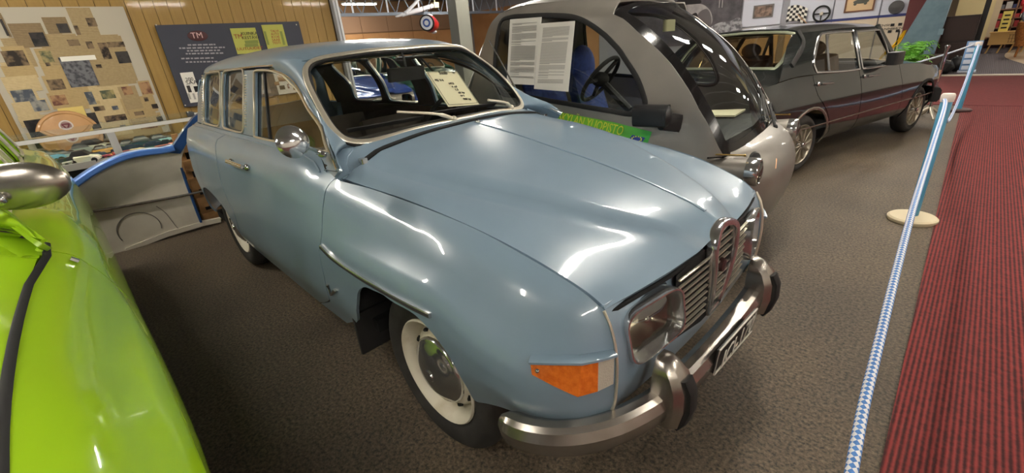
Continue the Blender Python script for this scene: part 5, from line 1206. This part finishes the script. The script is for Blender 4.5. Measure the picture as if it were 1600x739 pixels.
slab('sill_board', [(196,388),(262,362),(318,346),(345,340.5),(345.5,347),(318,353),(262,370),(196,396)], XK+.012, .05, mat('cutout_edge', (206, 198, 182), .6))
up = [(97,300),(115,281),(150,255),(185,238),(215,231),(245,228),(266,228)]; lo = [(97,306),(118,291),(160,266),(200,250),(235,243),(262,239.5),(272,232)]
# rolled blue edge with depth
tk = [(XK-KO.x+.03, (KP(*a)[0]+KP(*b)[0])/2-KO.y, (KP(*a)[1]+KP(*b)[1])/2) for a, b in zip(up, lo)]
MB().tube(crv(tk, 5), 1, n=12, flat=(.13,.060), up=(0,-.25,1)).build('blue_edge', M_CUTB, co)
slab('blue_upright', [(262,239),(272,226),(286,205),(302,184),(318,172),(321,186),(306,203),(293,222),(282,240)], XK+.03, .07, M_CUTD)
ip = [(XK-KO.x+.008, KP(*p)[0]-KO.y, KP(*p)[1]) for p in [(283,262),(290,284),(299,308),(307,330),(314,347)]]
MB().tube(crv(ip, 4), 1, n=6, flat=(.02,.035), up=(1,0,0)).build('blue_cut_edge', M_CUTD, co)
st = [(XK-KO.x+.016, KP(*p)[0]-KO.y, KP(*p)[1]) for p in [(128,332),(175,325),(225,316),(280,306),(322,297)]]
MB().tube(crv(st, 4), 1, n=6, flat=(.02,.028), up=(1,0,0)).build('chrome_strip', M_CHROMEW, co)
cc = KP(222,366); ring = [(XK-KO.x+.002, cc[0]-KO.y+.155*math.cos(t), cc[1]+.05+.15*math.sin(t)) for t in np.linspace(-.3, PI+.4, 26)]
MB().tube(ring, .004, n=5).build('drawn_arch_line', mat('pencil_grey', (110, 104, 98), .8), co)
c2 = [(XK-KO.x+.002, KP(*p)[0]-KO.y, KP(*p)[1]) for p in [(244,322),(258,332),(270,347),(280,358),(290,361),(320,352)]]
MB().tube(crv(c2, 4), .003, n=5).build('drawn_arch_line', mat('pencil_grey', (110, 104, 98), .8), co)
# wooden shelf rack behind it
wr_ = thing('wooden_rack', 'rough wooden slat rack behind the white cut-out panel', 'rack', (-4.02, -.42, 0)); WO = Vector((-4.02, -.42, 0))
M_PLY = mat('raw_wood', (168, 128, 82), .7, noise=(9, (136, 98, 58), .4, .7))
for z in (.06, .22, .40, .58, .76): MB().box(Vector((-4.02,-.42,z))-WO, (.12,.42,.10)).build('slat', M_PLY, wr_, smooth=False)
for y in (-.60, -.26): MB().box(Vector((-4.06,y,.44))-WO, (.04,.05,.88)).build('upright', M_PLY, wr_, smooth=False)

# ------------------------------------------------------------------ rope barrier
def rope_mat(name, ca, cb_, uscale, vscale):
    if name in MATS: return MATS[name]
    m = mat(name, ca, .8); nt = m.node_tree; b = nt.nodes['Principled BSDF']; uvn = nt.nodes.new('ShaderNodeUVMap'); mp = nt.nodes.new('ShaderNodeMapping'); mp.vector_type = 'TEXTURE'
    mp.inputs['Rotation'].default_value = (0, 0, R(45)); ck = nt.nodes.new('ShaderNodeTexChecker'); ck.inputs['Scale'].default_value = 1.0
    ck.inputs['Color1'].default_value = (*lin(ca), 1); ck.inputs['Color2'].default_value = (*lin(cb_), 1)
    nt.links.new(uvn.outputs[0], mp.inputs[0]); nt.links.new(mp.outputs[0], ck.inputs['Vector']); nt.links.new(ck.outputs['Color'], b.inputs['Base Color']); MATS[name] = m; return m
def rope(name, pts, r, label, m, n=14, pitch=.0155):
    P = [Vector(p) for p in pts]; o = MB().tube(P, r, n=n, caps=True); ob = o.build(name, m, None); me = ob.data; uvl = me.uv_layers.new(name='UVMap')
    ln = [0.]
    for a, b in zip(P, P[1:]): ln.append(ln[-1]+(b-a).length)
    sq = math.sqrt(2)
    for poly in me.polygons:
        if len(poly.vertices) > 4: continue
        ks = [v % n for v in poly.vertices]
        for li, vi in zip(poly.loop_indices, poly.vertices):
            k = vi % n
            if k == 0 and max(ks) == n-1: k = n
            uvl.data[li].uv = (k/n*5*sq, ln[vi//n]/pitch*sq)
    return props(ob, label, 'rope', 'blue and white barrier ropes')
M_ROPE = rope_mat('rope_braid', (222, 222, 224), (74, 122, 186), 4, 30)
M_POST = mat('post_blue', (76, 146, 178), .4, 0, .3); M_PBASE = mat('post_base_cream', (206, 192, 160), .6)
def post(x, y, h, label, bm=None):
    t = thing('rope_post', label, 'barrier post', (x, y, 0), 0, 'blue rope posts')
    MB().lathe([(0,.0),(.135,.0),(.142,.012),(.142,.026),(.13,.036),(.05,.042),(0,.042)], (0,0,.0), None, 36).build('base', bm or M_PBASE, t)
    MB().lathe([(.028,.03),(.030,.05),(.030,h-.03),(.026,h-.02)], (0,0,0), None, 24).build('pole', M_POST, t)
    MB().lathe([(.034,h-.05),(.036,h-.03),(.036,h-.01),(.030,h),(0,h)], (0,0,0), None, 24).build('cap', mat('cap_white', (216, 206, 196), .5), t); return t
p1 = F0.at(1424,344,'z',0); p2 = F0.at(1497,174,'z',0)
post(p1[0], p1[1], .875, 'near blue rope post on a round cream base beside the carpet'); post(p2[0], p2[1], .92, 'far blue rope post on the carpet edge', mat('post_base_dark', (60, 40, 38), .6))
rp = [F0.at(u, v, 'z', z) for u, v, z in ((1477,160,.835),(1456,232,.77),(1425.5,330,.70),(1399,430,.645),(1371,545,.60),(1350,632,.575),(1329,745,.555),(1308,870,.545))]
rope('barrier_rope', crv([(p1[0]-.02,p1[1]+.03,.838)]+rp, 10), .0115, 'blue and white braided rope running from the near post towards the camera', M_ROPE)
a = np.array([p1[0],p1[1]+.03,.838]); b = np.array([p2[0],p2[1]-.03,.88])
rope('barrier_rope', [tuple(a*(1-t)+b*t-np.array([0,0,.62*4*t*(1-t)*.78])) for t in np.linspace(0,1,28)], .0125, 'blue and white braided rope sagging between the two blue posts', M_ROPE)
# chrome stanchions by the saloon
def stanchion(x, y, h, label):
    t = thing('chrome_stanchion', label, 'barrier post', (x, y, 0), 0, 'chrome stanchions'); MB().lathe([(.024,.06),(.020,.16),(.017,h-.05),(.026,h-.03),(.028,h-.01),(.02,h),(0,h)], (0,0,0), None, 20).build('pole', M_CHROME, t)
    for k in range(4):
        q = 2*PI*k/4+.4; MB().tube([(.01*math.cos(q),.01*math.sin(q),.14),(.10*math.cos(q),.10*math.sin(q),.07),(.20*math.cos(q),.20*math.sin(q),.012)], [.02,.018,.014], n=8).build('foot', M_STEEL, t)
ps = F0.at(1449,184,'z',0); stanchion(ps[0], ps[1], .93, 'chrome stanchion with splayed feet in front of the dark grey saloon')
post(-1.75, 9.9, .92, 'blue rope post standing behind the dark grey saloon', mat('post_base_dark', (60, 40, 38), .6))
rope('barrier_rope', crv([(p2[0]-.04,p2[1]+.02,.885),(.72,8.02,.735),(.36,8.25,.615),(-.30,8.75,.55),(-1.0,9.3,.63),(-1.71,9.87,.88)], 6), .012, 'pale rope running left from the far blue post behind the saloon', rope_mat('rope_pale', (206, 206, 210), (160, 176, 200), 4, 30))

# ------------------------------------------------------------------ far wall pictures and oddments
def frame_pic(name, label, x0, x1, z0, z1, fm, build, y=14.445):
    t = thing(name, label, 'picture', ((x0+x1)/2, y, z0)); w = x1-x0; h = z1-z0; e = .035
    for cx, cz, dx, dz in ((0,e/2,w,e),(0,h-e/2,w,e),(-w/2+e/2,h/2,e,h-2*e),(w/2-e/2,h/2,e,h-2*e)): MB().box((cx,0,cz),(dx,.03,dz)).build('frame_bar', fm, t, smooth=False)
    MB().box((0,.008,h/2),(w-2*e,.012,h-2*e)).build('picture_sheet', build, t, smooth=False); return t
M_FRK = mat('frame_grey', (110, 106, 104), .5); M_FRB = mat('frame_brown', (110, 70, 48), .5)
frame_pic('framed_photo', 'small colour photograph of cars in a thin grey frame on the white wall', -4.05, -3.50, 1.53, 1.88, M_FRK, mat('colour_photo', (150, 124, 110), .6, noise=(9, (84, 70, 60), .4, .6)))
fp_ = frame_pic('framed_print', 'old car print on cream paper in a brown frame', -1.76, -1.12, 1.455, 2.05, M_FRB, mat('cream_print', (216, 186, 146), .7))
MB().ell((.02,-.004,.24),(.34,.01,.10)).ell((0,-.004,.31),(.20,.01,.09)).ell((-.10,-.006,.19),(.07,.01,.07)).ell((.12,-.006,.19),(.07,.01,.07)).build('drawn_car', mat('print_grey', (92, 92, 84), .7), fp_)
wh = thing('steering_wheel', 'black three-spoke steering wheel hung on the white wall', 'steering wheel', (-2.26, 14.43, 1.30))
MB().tube([(.19*math.cos(t), -.03, .19+.19*math.sin(t)) for t in np.linspace(0, 2*PI, 28, endpoint=False)], .024, n=8, closed=True).build('rim', M_RUB, wh)
MB().tube([(-.17,-.03,.19),(.17,-.03,.19)], .016, n=6).tube([(0,-.03,.19),(0,-.03,.03)], .016, n=6).build('spokes', M_RUB, wh)
MB().lathe([(0,.05),(.04,.05),(.05,.0)], (0,0,.19), rotm(x=90), 18).build('hub', M_STEEL, wh)
fgo = thing('chequered_flag', 'small black and white chequered flag on a wooden stick on the white wall', 'flag', (-2.85, 14.40, 1.30))
MB().tube([(.28,0,-.03),(.02,0,.22),(-.22,0,.40)], .012, n=6).build('stick', mat('stick_wood', (170, 130, 96), .6), fgo)
fw_, fk_ = MB(), MB()
for i in range(7):
    for j in range(6):
        def pt(a, b): u = a/7; v = b/6; return (-.26+u*.50, -.01-.02*math.sin(u*6), .05+v*.40+.05*math.sin(u*4)-.05*u)
        ((fw_ if (i+j) % 2 else fk_)).quad(pt(i,j), pt(i+1,j), pt(i+1,j+1), pt(i,j+1))
fc = fw_.build('cloth', M_WHITE, fgo, smooth=False); fk_.build('black_checks', M_K, fc, smooth=False)
dl = thing('wall_disc', 'round dark grey relief disc on the white wall', 'plaque', (-.66, 14.42, 1.36)); MB().lathe([(0,.05),(.06,.045),(.09,.03),(.145,.03),(.155,.0)], (0,0,.12), rotm(x=90), 28).build('disc', mat('disc_grey', (74, 72, 72), .5, .3), dl)
# black and white photograph mural
mu = thing('photo_mural', 'large black and white photograph of an old car in snow', 'picture', (-6.45, 14.44, 1.0)); MO = Vector((-6.45, 14.44, 1.0))
def MP(u, v, y): q = F0.at(u, v, 'y', y); return Vector(q)-MO
MB().box((0,.02,.95),(4.1,.03,2.1)).build('print_sheet', mat('mural_dark', (74, 70, 74), .8, noise=(3.0, (104, 100, 104), .4, .7)), mu, smooth=False)
def mshape(name, px, y, m, sm=True):
    q = [MP(u, v, y) for u, v in (crv(px, 4, True) if sm else px)]; o = MB(); o.v = [tuple(p) for p in q]; o.f = [tuple(range(len(q)))]; return o.build(name, m, mu, smooth=False)
M_M1 = mat('mural_light', (176, 170, 168), .8, noise=(4, (150, 146, 146), .4, .6)); M_M2 = mat('mural_mid', (104, 98, 100), .8); M_M3 = mat('mural_black', (44, 40, 42), .8); M_M4 = mat('mural_snow', (166, 164, 168), .8, noise=(7, (96, 94, 98), .45, .6))
mshape('snow_area', [(1108,46),(1122,36),(1140,33),(1156,28),(1158,50),(1135,56),(1112,56)], 14.43, M_M4)
mshape('car_body', [(1044,14),(1060,9),(1080,7),(1098,7),(1110,17),(1113,34),(1108,40),(1092,33),(1075,27),(1055,21)], 14.428, M_M1); mshape('car_front', [(1092,20),(1104,14),(1110,22),(1110,40),(1098,36),(1090,29)], 14.424, M_M2)
mshape('windscreen_area', [(1054,10),(1062,-2),(1090,-4),(1096,4),(1076,7)], 14.424, M_M3); mshape('lamp_patch', [(1080,24),(1088,20),(1090,27),(1084,31)], 14.420, M_M3)
for u in (1124, 1128.5): mshape('tree_trunk', [(u,-3),(u+1.6,-3),(u+.4,12),(u-1.2,12)], 14.425, M_M1, False)
# fern and yellow banner cloth
fn = thing('potted_fern', 'bright green fern in a dark pot beside the tapering column', 'plant', (.12, 11.4, 0)); M_LEAF = mat('fern_green', (120, 186, 60), .5, noise=(9, (86, 150, 46), .35, .65))
MB().lathe([(0,.0),(.20,.0),(.27,.30),(.29,.36),(.26,.36),(.24,.30),(0,.30)], (0,0,0), None, 28).build('pot', mat('pot_navy', (28, 34, 54), .4), fn)
rnd = random.Random(11)
for k in range(46):
    a = rnd.uniform(0, 2*PI); L = rnd.uniform(.20,.40); up_ = rnd.uniform(.14,.46); c_, s_ = math.cos(a), math.sin(a); pts = [(c_*L*t, s_*L*t, .34+up_*math.sin(t*2.1)*1.1-t*t*.08) for t in (0,.25,.5,.75,1)]
    o = MB(); sp_ = crv(pts, 3)
    for i in range(1, len(sp_)-1):
        p, q = np.array(sp_[i]), np.array(sp_[i+1]); w = .11*math.sin(PI*min(1, .2+i/len(sp_)*.85)); side_ = np.array([-s_, c_, 0])
        for sg_ in (-1, 1): e_ = p+side_*w*sg_+np.array([c_,s_,0])*.02-np.array([0,0,.02]); o.add([tuple(p), tuple((p+q)/2), tuple(e_+(q-p)*.3), tuple(e_)], [(0,1,2,3)])
    o.tube(sp_, .004, n=4).build('frond', M_LEAF, fn, smooth=False)
yb = thing('yellow_cloth', 'yellow cloth draped on a stand in front of the cream wall', 'cloth', (-.50, 13.6, 0)); M_YCL = mat('yellow_cloth', (226, 188, 28), .7)
MB().tube([(.10,0,0),(.10,0,.95)], .015, n=8).build('stand', M_RUB, yb)
o = MB(); q = [(.20,.95),(.16,.80),(.10,.66),(.02,.56),(-.08,.44),(-.16,.30)]
for i in range(len(q)-1):
    for j in range(4):
        def pc(i, j): x, z = q[i]; w = (.06+.10*math.sin(PI*i/5))*(j/4-.5); return (x+w*.9, .04*math.sin(j*2.2+i*1.3), z+w*.35)
        o.quad(pc(i,j), pc(i,j+1), pc(i+1,j+1), pc(i+1,j))
o.build('cloth', M_YCL, yb)
# dark cabinet and clutter by the passage
cbn = thing('dark_cabinet', 'tall dark brown cabinet in the passage right of the tapering column', 'cabinet', (.62, 14.9, 0)); M_DKW = mat('dark_brown_wood', (44, 28, 22), .5)
MB().box((0,0,.58),(.62,.5,1.16)).build('carcass', M_DKW, cbn, smooth=False)
for z in (.32, .86): MB().box((0,-.256,z),(.56,.02,.48)).build('door', mat('dark_brown_door', (54, 34, 27), .5), cbn, smooth=False)
o = MB().box((.36,13.3,.20),(.5,.5,.40)).build('storage_bench', mat('bench_brown', (50, 32, 26), .6), None, smooth=False); props(o, 'low dark brown bench at the foot of the tapering column', 'bench')
rnd = random.Random(3)
for i, (x, y, s, lb) in enumerate(((.62,13.0,.30,'black bundle nearest the low brown bench'),(.80,13.6,.34,'black bundle beside the leaflet rack'),(.92,14.4,.30,'black bundle in front of the dark cabinet'))):
    bd = MB().ell((0,0,s*.5), (s,s*.9,s), None, 14, 9); bd.v = [(a+rnd.uniform(-.02,.02), b+rnd.uniform(-.02,.02), max(0, c+rnd.uniform(-.02,.02))) for a, b, c in bd.v]; o = bd.build('black_bundle', mat('black_bag', (18, 17, 18), .45), None); o.location = (x, y, 0); props(o, lb, 'bag', 'black bundles by the cabinet')
lr = thing('leaflet_rack', 'white leaflet rack with small stepped cards left of the passage', 'rack', (.98, 13.4, 0)); M_LEAFL = mat('leaflet_white', (214, 222, 236), .6)
MB().box((0,0,.02),(.30,.26,.04)).build('foot', M_LEAFL, lr, smooth=False)
MB().box((0,.05,.34),(.26,.02,.62),rotm(x=-14)).build('back', mat('leaflet_blue', (120, 160, 206), .5), lr, smooth=False)
for k in range(5): MB().box((0,-.06+.03*k,.10+.12*k),(.20,.015,.085),rotm(x=-14)).build('leaflet', M_LEAFL, lr, smooth=False)
pb = MB().box((.98,15.2,1.6),(.10,.10,3.2)).build('trim_6', mat('black_post', (20, 16, 16), .5), None, smooth=False); struct(pb)
# shop beyond: shelf wall, counter, garments
sh_ = thing('shop_shelving', 'tall shop shelving with rows of books and goods at the far end', 'shelf', (2.0, 21.0, 0)); M_SHF = mat('shelf_wood', (150, 110, 88), .6); M_SHB = mat('shelf_back', (74, 52, 60), .8)
MB().box((0,.36,1.5),(2.4,.04,3.0)).build('back', M_SHB, sh_, smooth=False)
for z in (.35,.62,.89,1.16,1.43,1.70,1.97,2.24): MB().box((0,.18,z),(2.4,.36,.035)).build('shelf', M_SHF, sh_, smooth=False)
for x in (-1.2,-.4,.4,1.2): MB().box((x,.18,1.5),(.035,.36,3.0)).build('upright', M_SHF, sh_, smooth=False)
rnd = random.Random(21); CN = {(200,196,190):'grey',(176,60,60):'red',(60,66,110):'navy',(206,180,120):'tan',(120,120,126):'dark grey',(230,226,220):'white',(150,90,70):'brown'}; cols = [(200,196,190),(176,60,60),(60,66,110),(206,180,120),(120,120,126),(230,226,220),(150,90,70)]
for zi, z in enumerate((.62,.89,1.16,1.43,1.70)):
    x = -1.14; nth = 0
    while x < 1.1:
        nth += 1
        w = rnd.uniform(.10,.26); h = rnd.uniform(.10,.20); c = rnd.choice(cols)
        o = MB().box((2.0+x+w/2,21.12,z+.018+h/2),(w*.92,.16,h)).build('shop_item', mat('goods_%d_%d_%d' % c, c, .6), None, smooth=False)
        props(o, '%s packed item, %s from the left on the %s shop shelf' % (CN[c], ('first','second','third','fourth','fifth','sixth','seventh','eighth','ninth','tenth','eleventh','twelfth','thirteenth','fourteenth','fifteenth','sixteenth','seventeenth','eighteenth','nineteenth','twentieth','last')[min(nth-1,20)], ('lowest','second lowest','middle','second highest','highest')[zi]), 'box', 'goods on the shop shelving'); x += w+.01
ct = thing('shop_counter', 'low pine counter with splayed legs in front of the shop shelving', 'counter', (1.62, 19.0, 0)); M_CNT = mat('counter_pine', (198, 158, 96), .5)
MB().box((0,0,.40),(.86,.34,.32)).build('chest', M_CNT, ct, smooth=False); MB().box((0,0,.575),(.92,.40,.03)).build('top', M_CNT, ct, smooth=False)
for x in (-.36,-.12,.12,.36): MB().tube([(x,-.1,.25),(x-.06,-.12,0)], .02, n=6).build('leg', M_CNT, ct)
bk = MB()
for k in range(8): bk.tube([(1.60+k*.06,18.75,.30),(1.60+k*.06,18.75,.50)], .006, n=4)
for z in (.30,.40,.50): bk.tube([(1.58,18.75,z),(2.04,18.75,z)], .006, n=4)
props(bk.build('wire_basket', M_RUB, None), 'black wire basket hung on the pine counter front', 'basket')
ys = thing('yellow_sign', 'yellow shop sign with black lines standing on the pine counter', 'sign', (1.42, 19.0, .59)); MB().box((0,0,.27),(.20,.02,.54)).build('board', mat('sign_yellow', (226, 208, 110), .6), ys, smooth=False)
for k in range(4): MB().box((0,-.012,.10+k*.11),(.12,.006,.040)).build('lettering_line', M_K, ys, smooth=False)
def garment(x, y, z, w, h, c, lb):
    o = MB().tube([(0,0,0),(0,0,h*.5),(0,0,h)], 1, n=12, flat=(w,.16), up=(0,1,0)).ell((-w*.55,0,h*.72),(w*.3,.13,h*.5)).ell((w*.55,0,h*.72),(w*.3,.13,h*.5)).build('hanging_garment', mat('cloth_%d_%d_%d' % c, c, .8), None); o.location = (x, y, z); props(o, lb, 'jacket', 'garments by the shop')
garment(1.92, 19.6, .62, .30, .50, (96,100,110), 'grey garment beside the red ones in the shop'); garment(1.86, 20.2, 1.02, .34, .42, (170,36,44), 'dark red garment hanging highest in the shop'); garment(2.12, 18.4, .62, .26, .55, (206,44,44), 'bright red garment at the right edge of the picture')
wst = thing('wicker_chair', 'orange brown wicker armchair at the right edge by the shop', 'chair', (1.93, 17.2, 0)); M_WICK = mat('wicker', (176, 112, 54), .7, noise=(40, (130, 78, 36), .4, .6))
MB().tube([(0,0,.28),(0,0,.40)], .24, n=20).build('seat', M_WICK, wst); MB().lathe([(.25,.40),(.29,.62),(.30,.86),(.27,.87),(.25,.62),(.22,.40)], (0,.02,0), None, 24).build('backrest', M_WICK, wst)
for q in range(4): a = PI/4+q*PI/2; MB().tube([(.18*math.cos(a),.18*math.sin(a),.30),(.21*math.cos(a),.21*math.sin(a),0)], .02, n=6).build('leg', M_WICK, wst)
pn = MB().box((1.03,20.2,.95),(.42,.04,1.1)).build('notice_panel', mat('panel_beige', (196,176,146), .6), None, smooth=False); props(pn, 'beige notice panel left of the shop shelving', 'panel')
pn2 = MB().box((1.22,20.4,2.1),(.5,.04,.9)).build('poster_panel', mat('poster_pale', (206,216,236), .6), None, smooth=False); props(pn2, 'pale blue poster panel above the beige panel', 'poster')
tb = thing('display_table', 'low dark table with grey trays left of the pine counter', 'table', (.86, 19.3, 0)); MB().box((0,0,.42),(.55,.6,.04)).build('top', M_SHF, tb, smooth=False)
for sx in (-.24,.24):
    for sy in (-.26,.26): MB().box((sx,sy,.20),(.04,.04,.40)).build('leg', M_SHB, tb, smooth=False)
for k in range(3): o = MB().box((.76+.12*k,19.15,.475),(.11,.30,.07)).build('tray', mat('tray_grey', (150+20*k,146+20*k,146+20*k), .6), None, smooth=False); props(o, ('left','middle','right')[k]+' grey tray on the low dark table', 'tray', 'trays on the low table')

# ------------------------------------------------------------------ hoist arm and red pedal car hanging by the truss
ha = thing('hoist_arm', 'white jointed arm hanging under the roof truss', 'lifting arm', (-12.6, 5.6, 2.6))
def HP(u, v, x=-12.6): return Vector(F0.at(u, v, 'x', x))-Vector((-12.6, 5.6, 2.6))
M_ARM = mat('arm_white', (214, 214, 220), .35)
MB().tube([HP(628,24), HP(650,17), HP(676,9)], [.05,.075,.07], n=12).build('lower_arm', M_ARM, ha); MB().tube([HP(634,20), HP(650,4), HP(664,-14)], .05, n=10).build('upper_arm', M_ARM, ha); MB().ell(HP(634,21),(.16,.16,.16)).build('joint', M_ARM, ha)
MB().tube([HP(630,22), HP(622,25), HP(618,26)], [.05,.04,.02], n=8).build('tip', M_ARM, ha); MB().box(HP(680,8),(.16,.2,.16)).tube([HP(680,8),HP(677,-8)], .02, n=6).build('bracket', mat('bracket_cream', (206,196,160), .5), ha)
pc_ = thing('pedal_car', 'red pedal car with white wheels hanging from the roof', 'toy vehicle', (-12.4, 5.9, 1.9)); PO = Vector((-12.4, 5.9, 1.9))
c = Vector(F0.at(668,38,'x',-12.4))-PO; M_PRED = mat('pedal_red', (178,26,32), .3, 0, .7)
MB().tube([c+Vector((.30,-.20,.02)), c+Vector((.20,-.10,.02)), c+Vector((0,.12,0)), c+Vector((-.10,.36,-.02))], [.20,.25,.27,.18], n=16).build('body', M_PRED, pc_)
w1 = c+Vector((.34,-.26,.02)); rw_ = frame((.8,.55,0), (0,0,1))
for rr, m_, k in ((.25, M_RUB, 0), (.205, mat('wheel_white', (220,224,232), .5), .012), (.13, mat('wheel_blue', (52,84,160), .5), .024), (.075, mat('wheel_white', (220,224,232), .5), .034)): MB().lathe([(0,.03+k),(rr*.9,.03+k),(rr,.02+k),(rr,-.03)], w1, rotm(z=-55) @ rotm(y=90), 26).build('wheel_ring', m_, pc_)
MB().ell(c+Vector((0,.12,.24)),(.25,.22,.16)).build('white_cover', M_ARM, pc_); MB().ell(c+Vector((0,.22,-.24)),(.20,.22,.12)).build('white_cover', M_ARM, pc_)
for s in (-.1,.2): MB().tube([c+Vector((0,s,.2)), c+Vector((0,s+.05,1.6))], .010, n=5).build('cord', M_RUB, pc_)
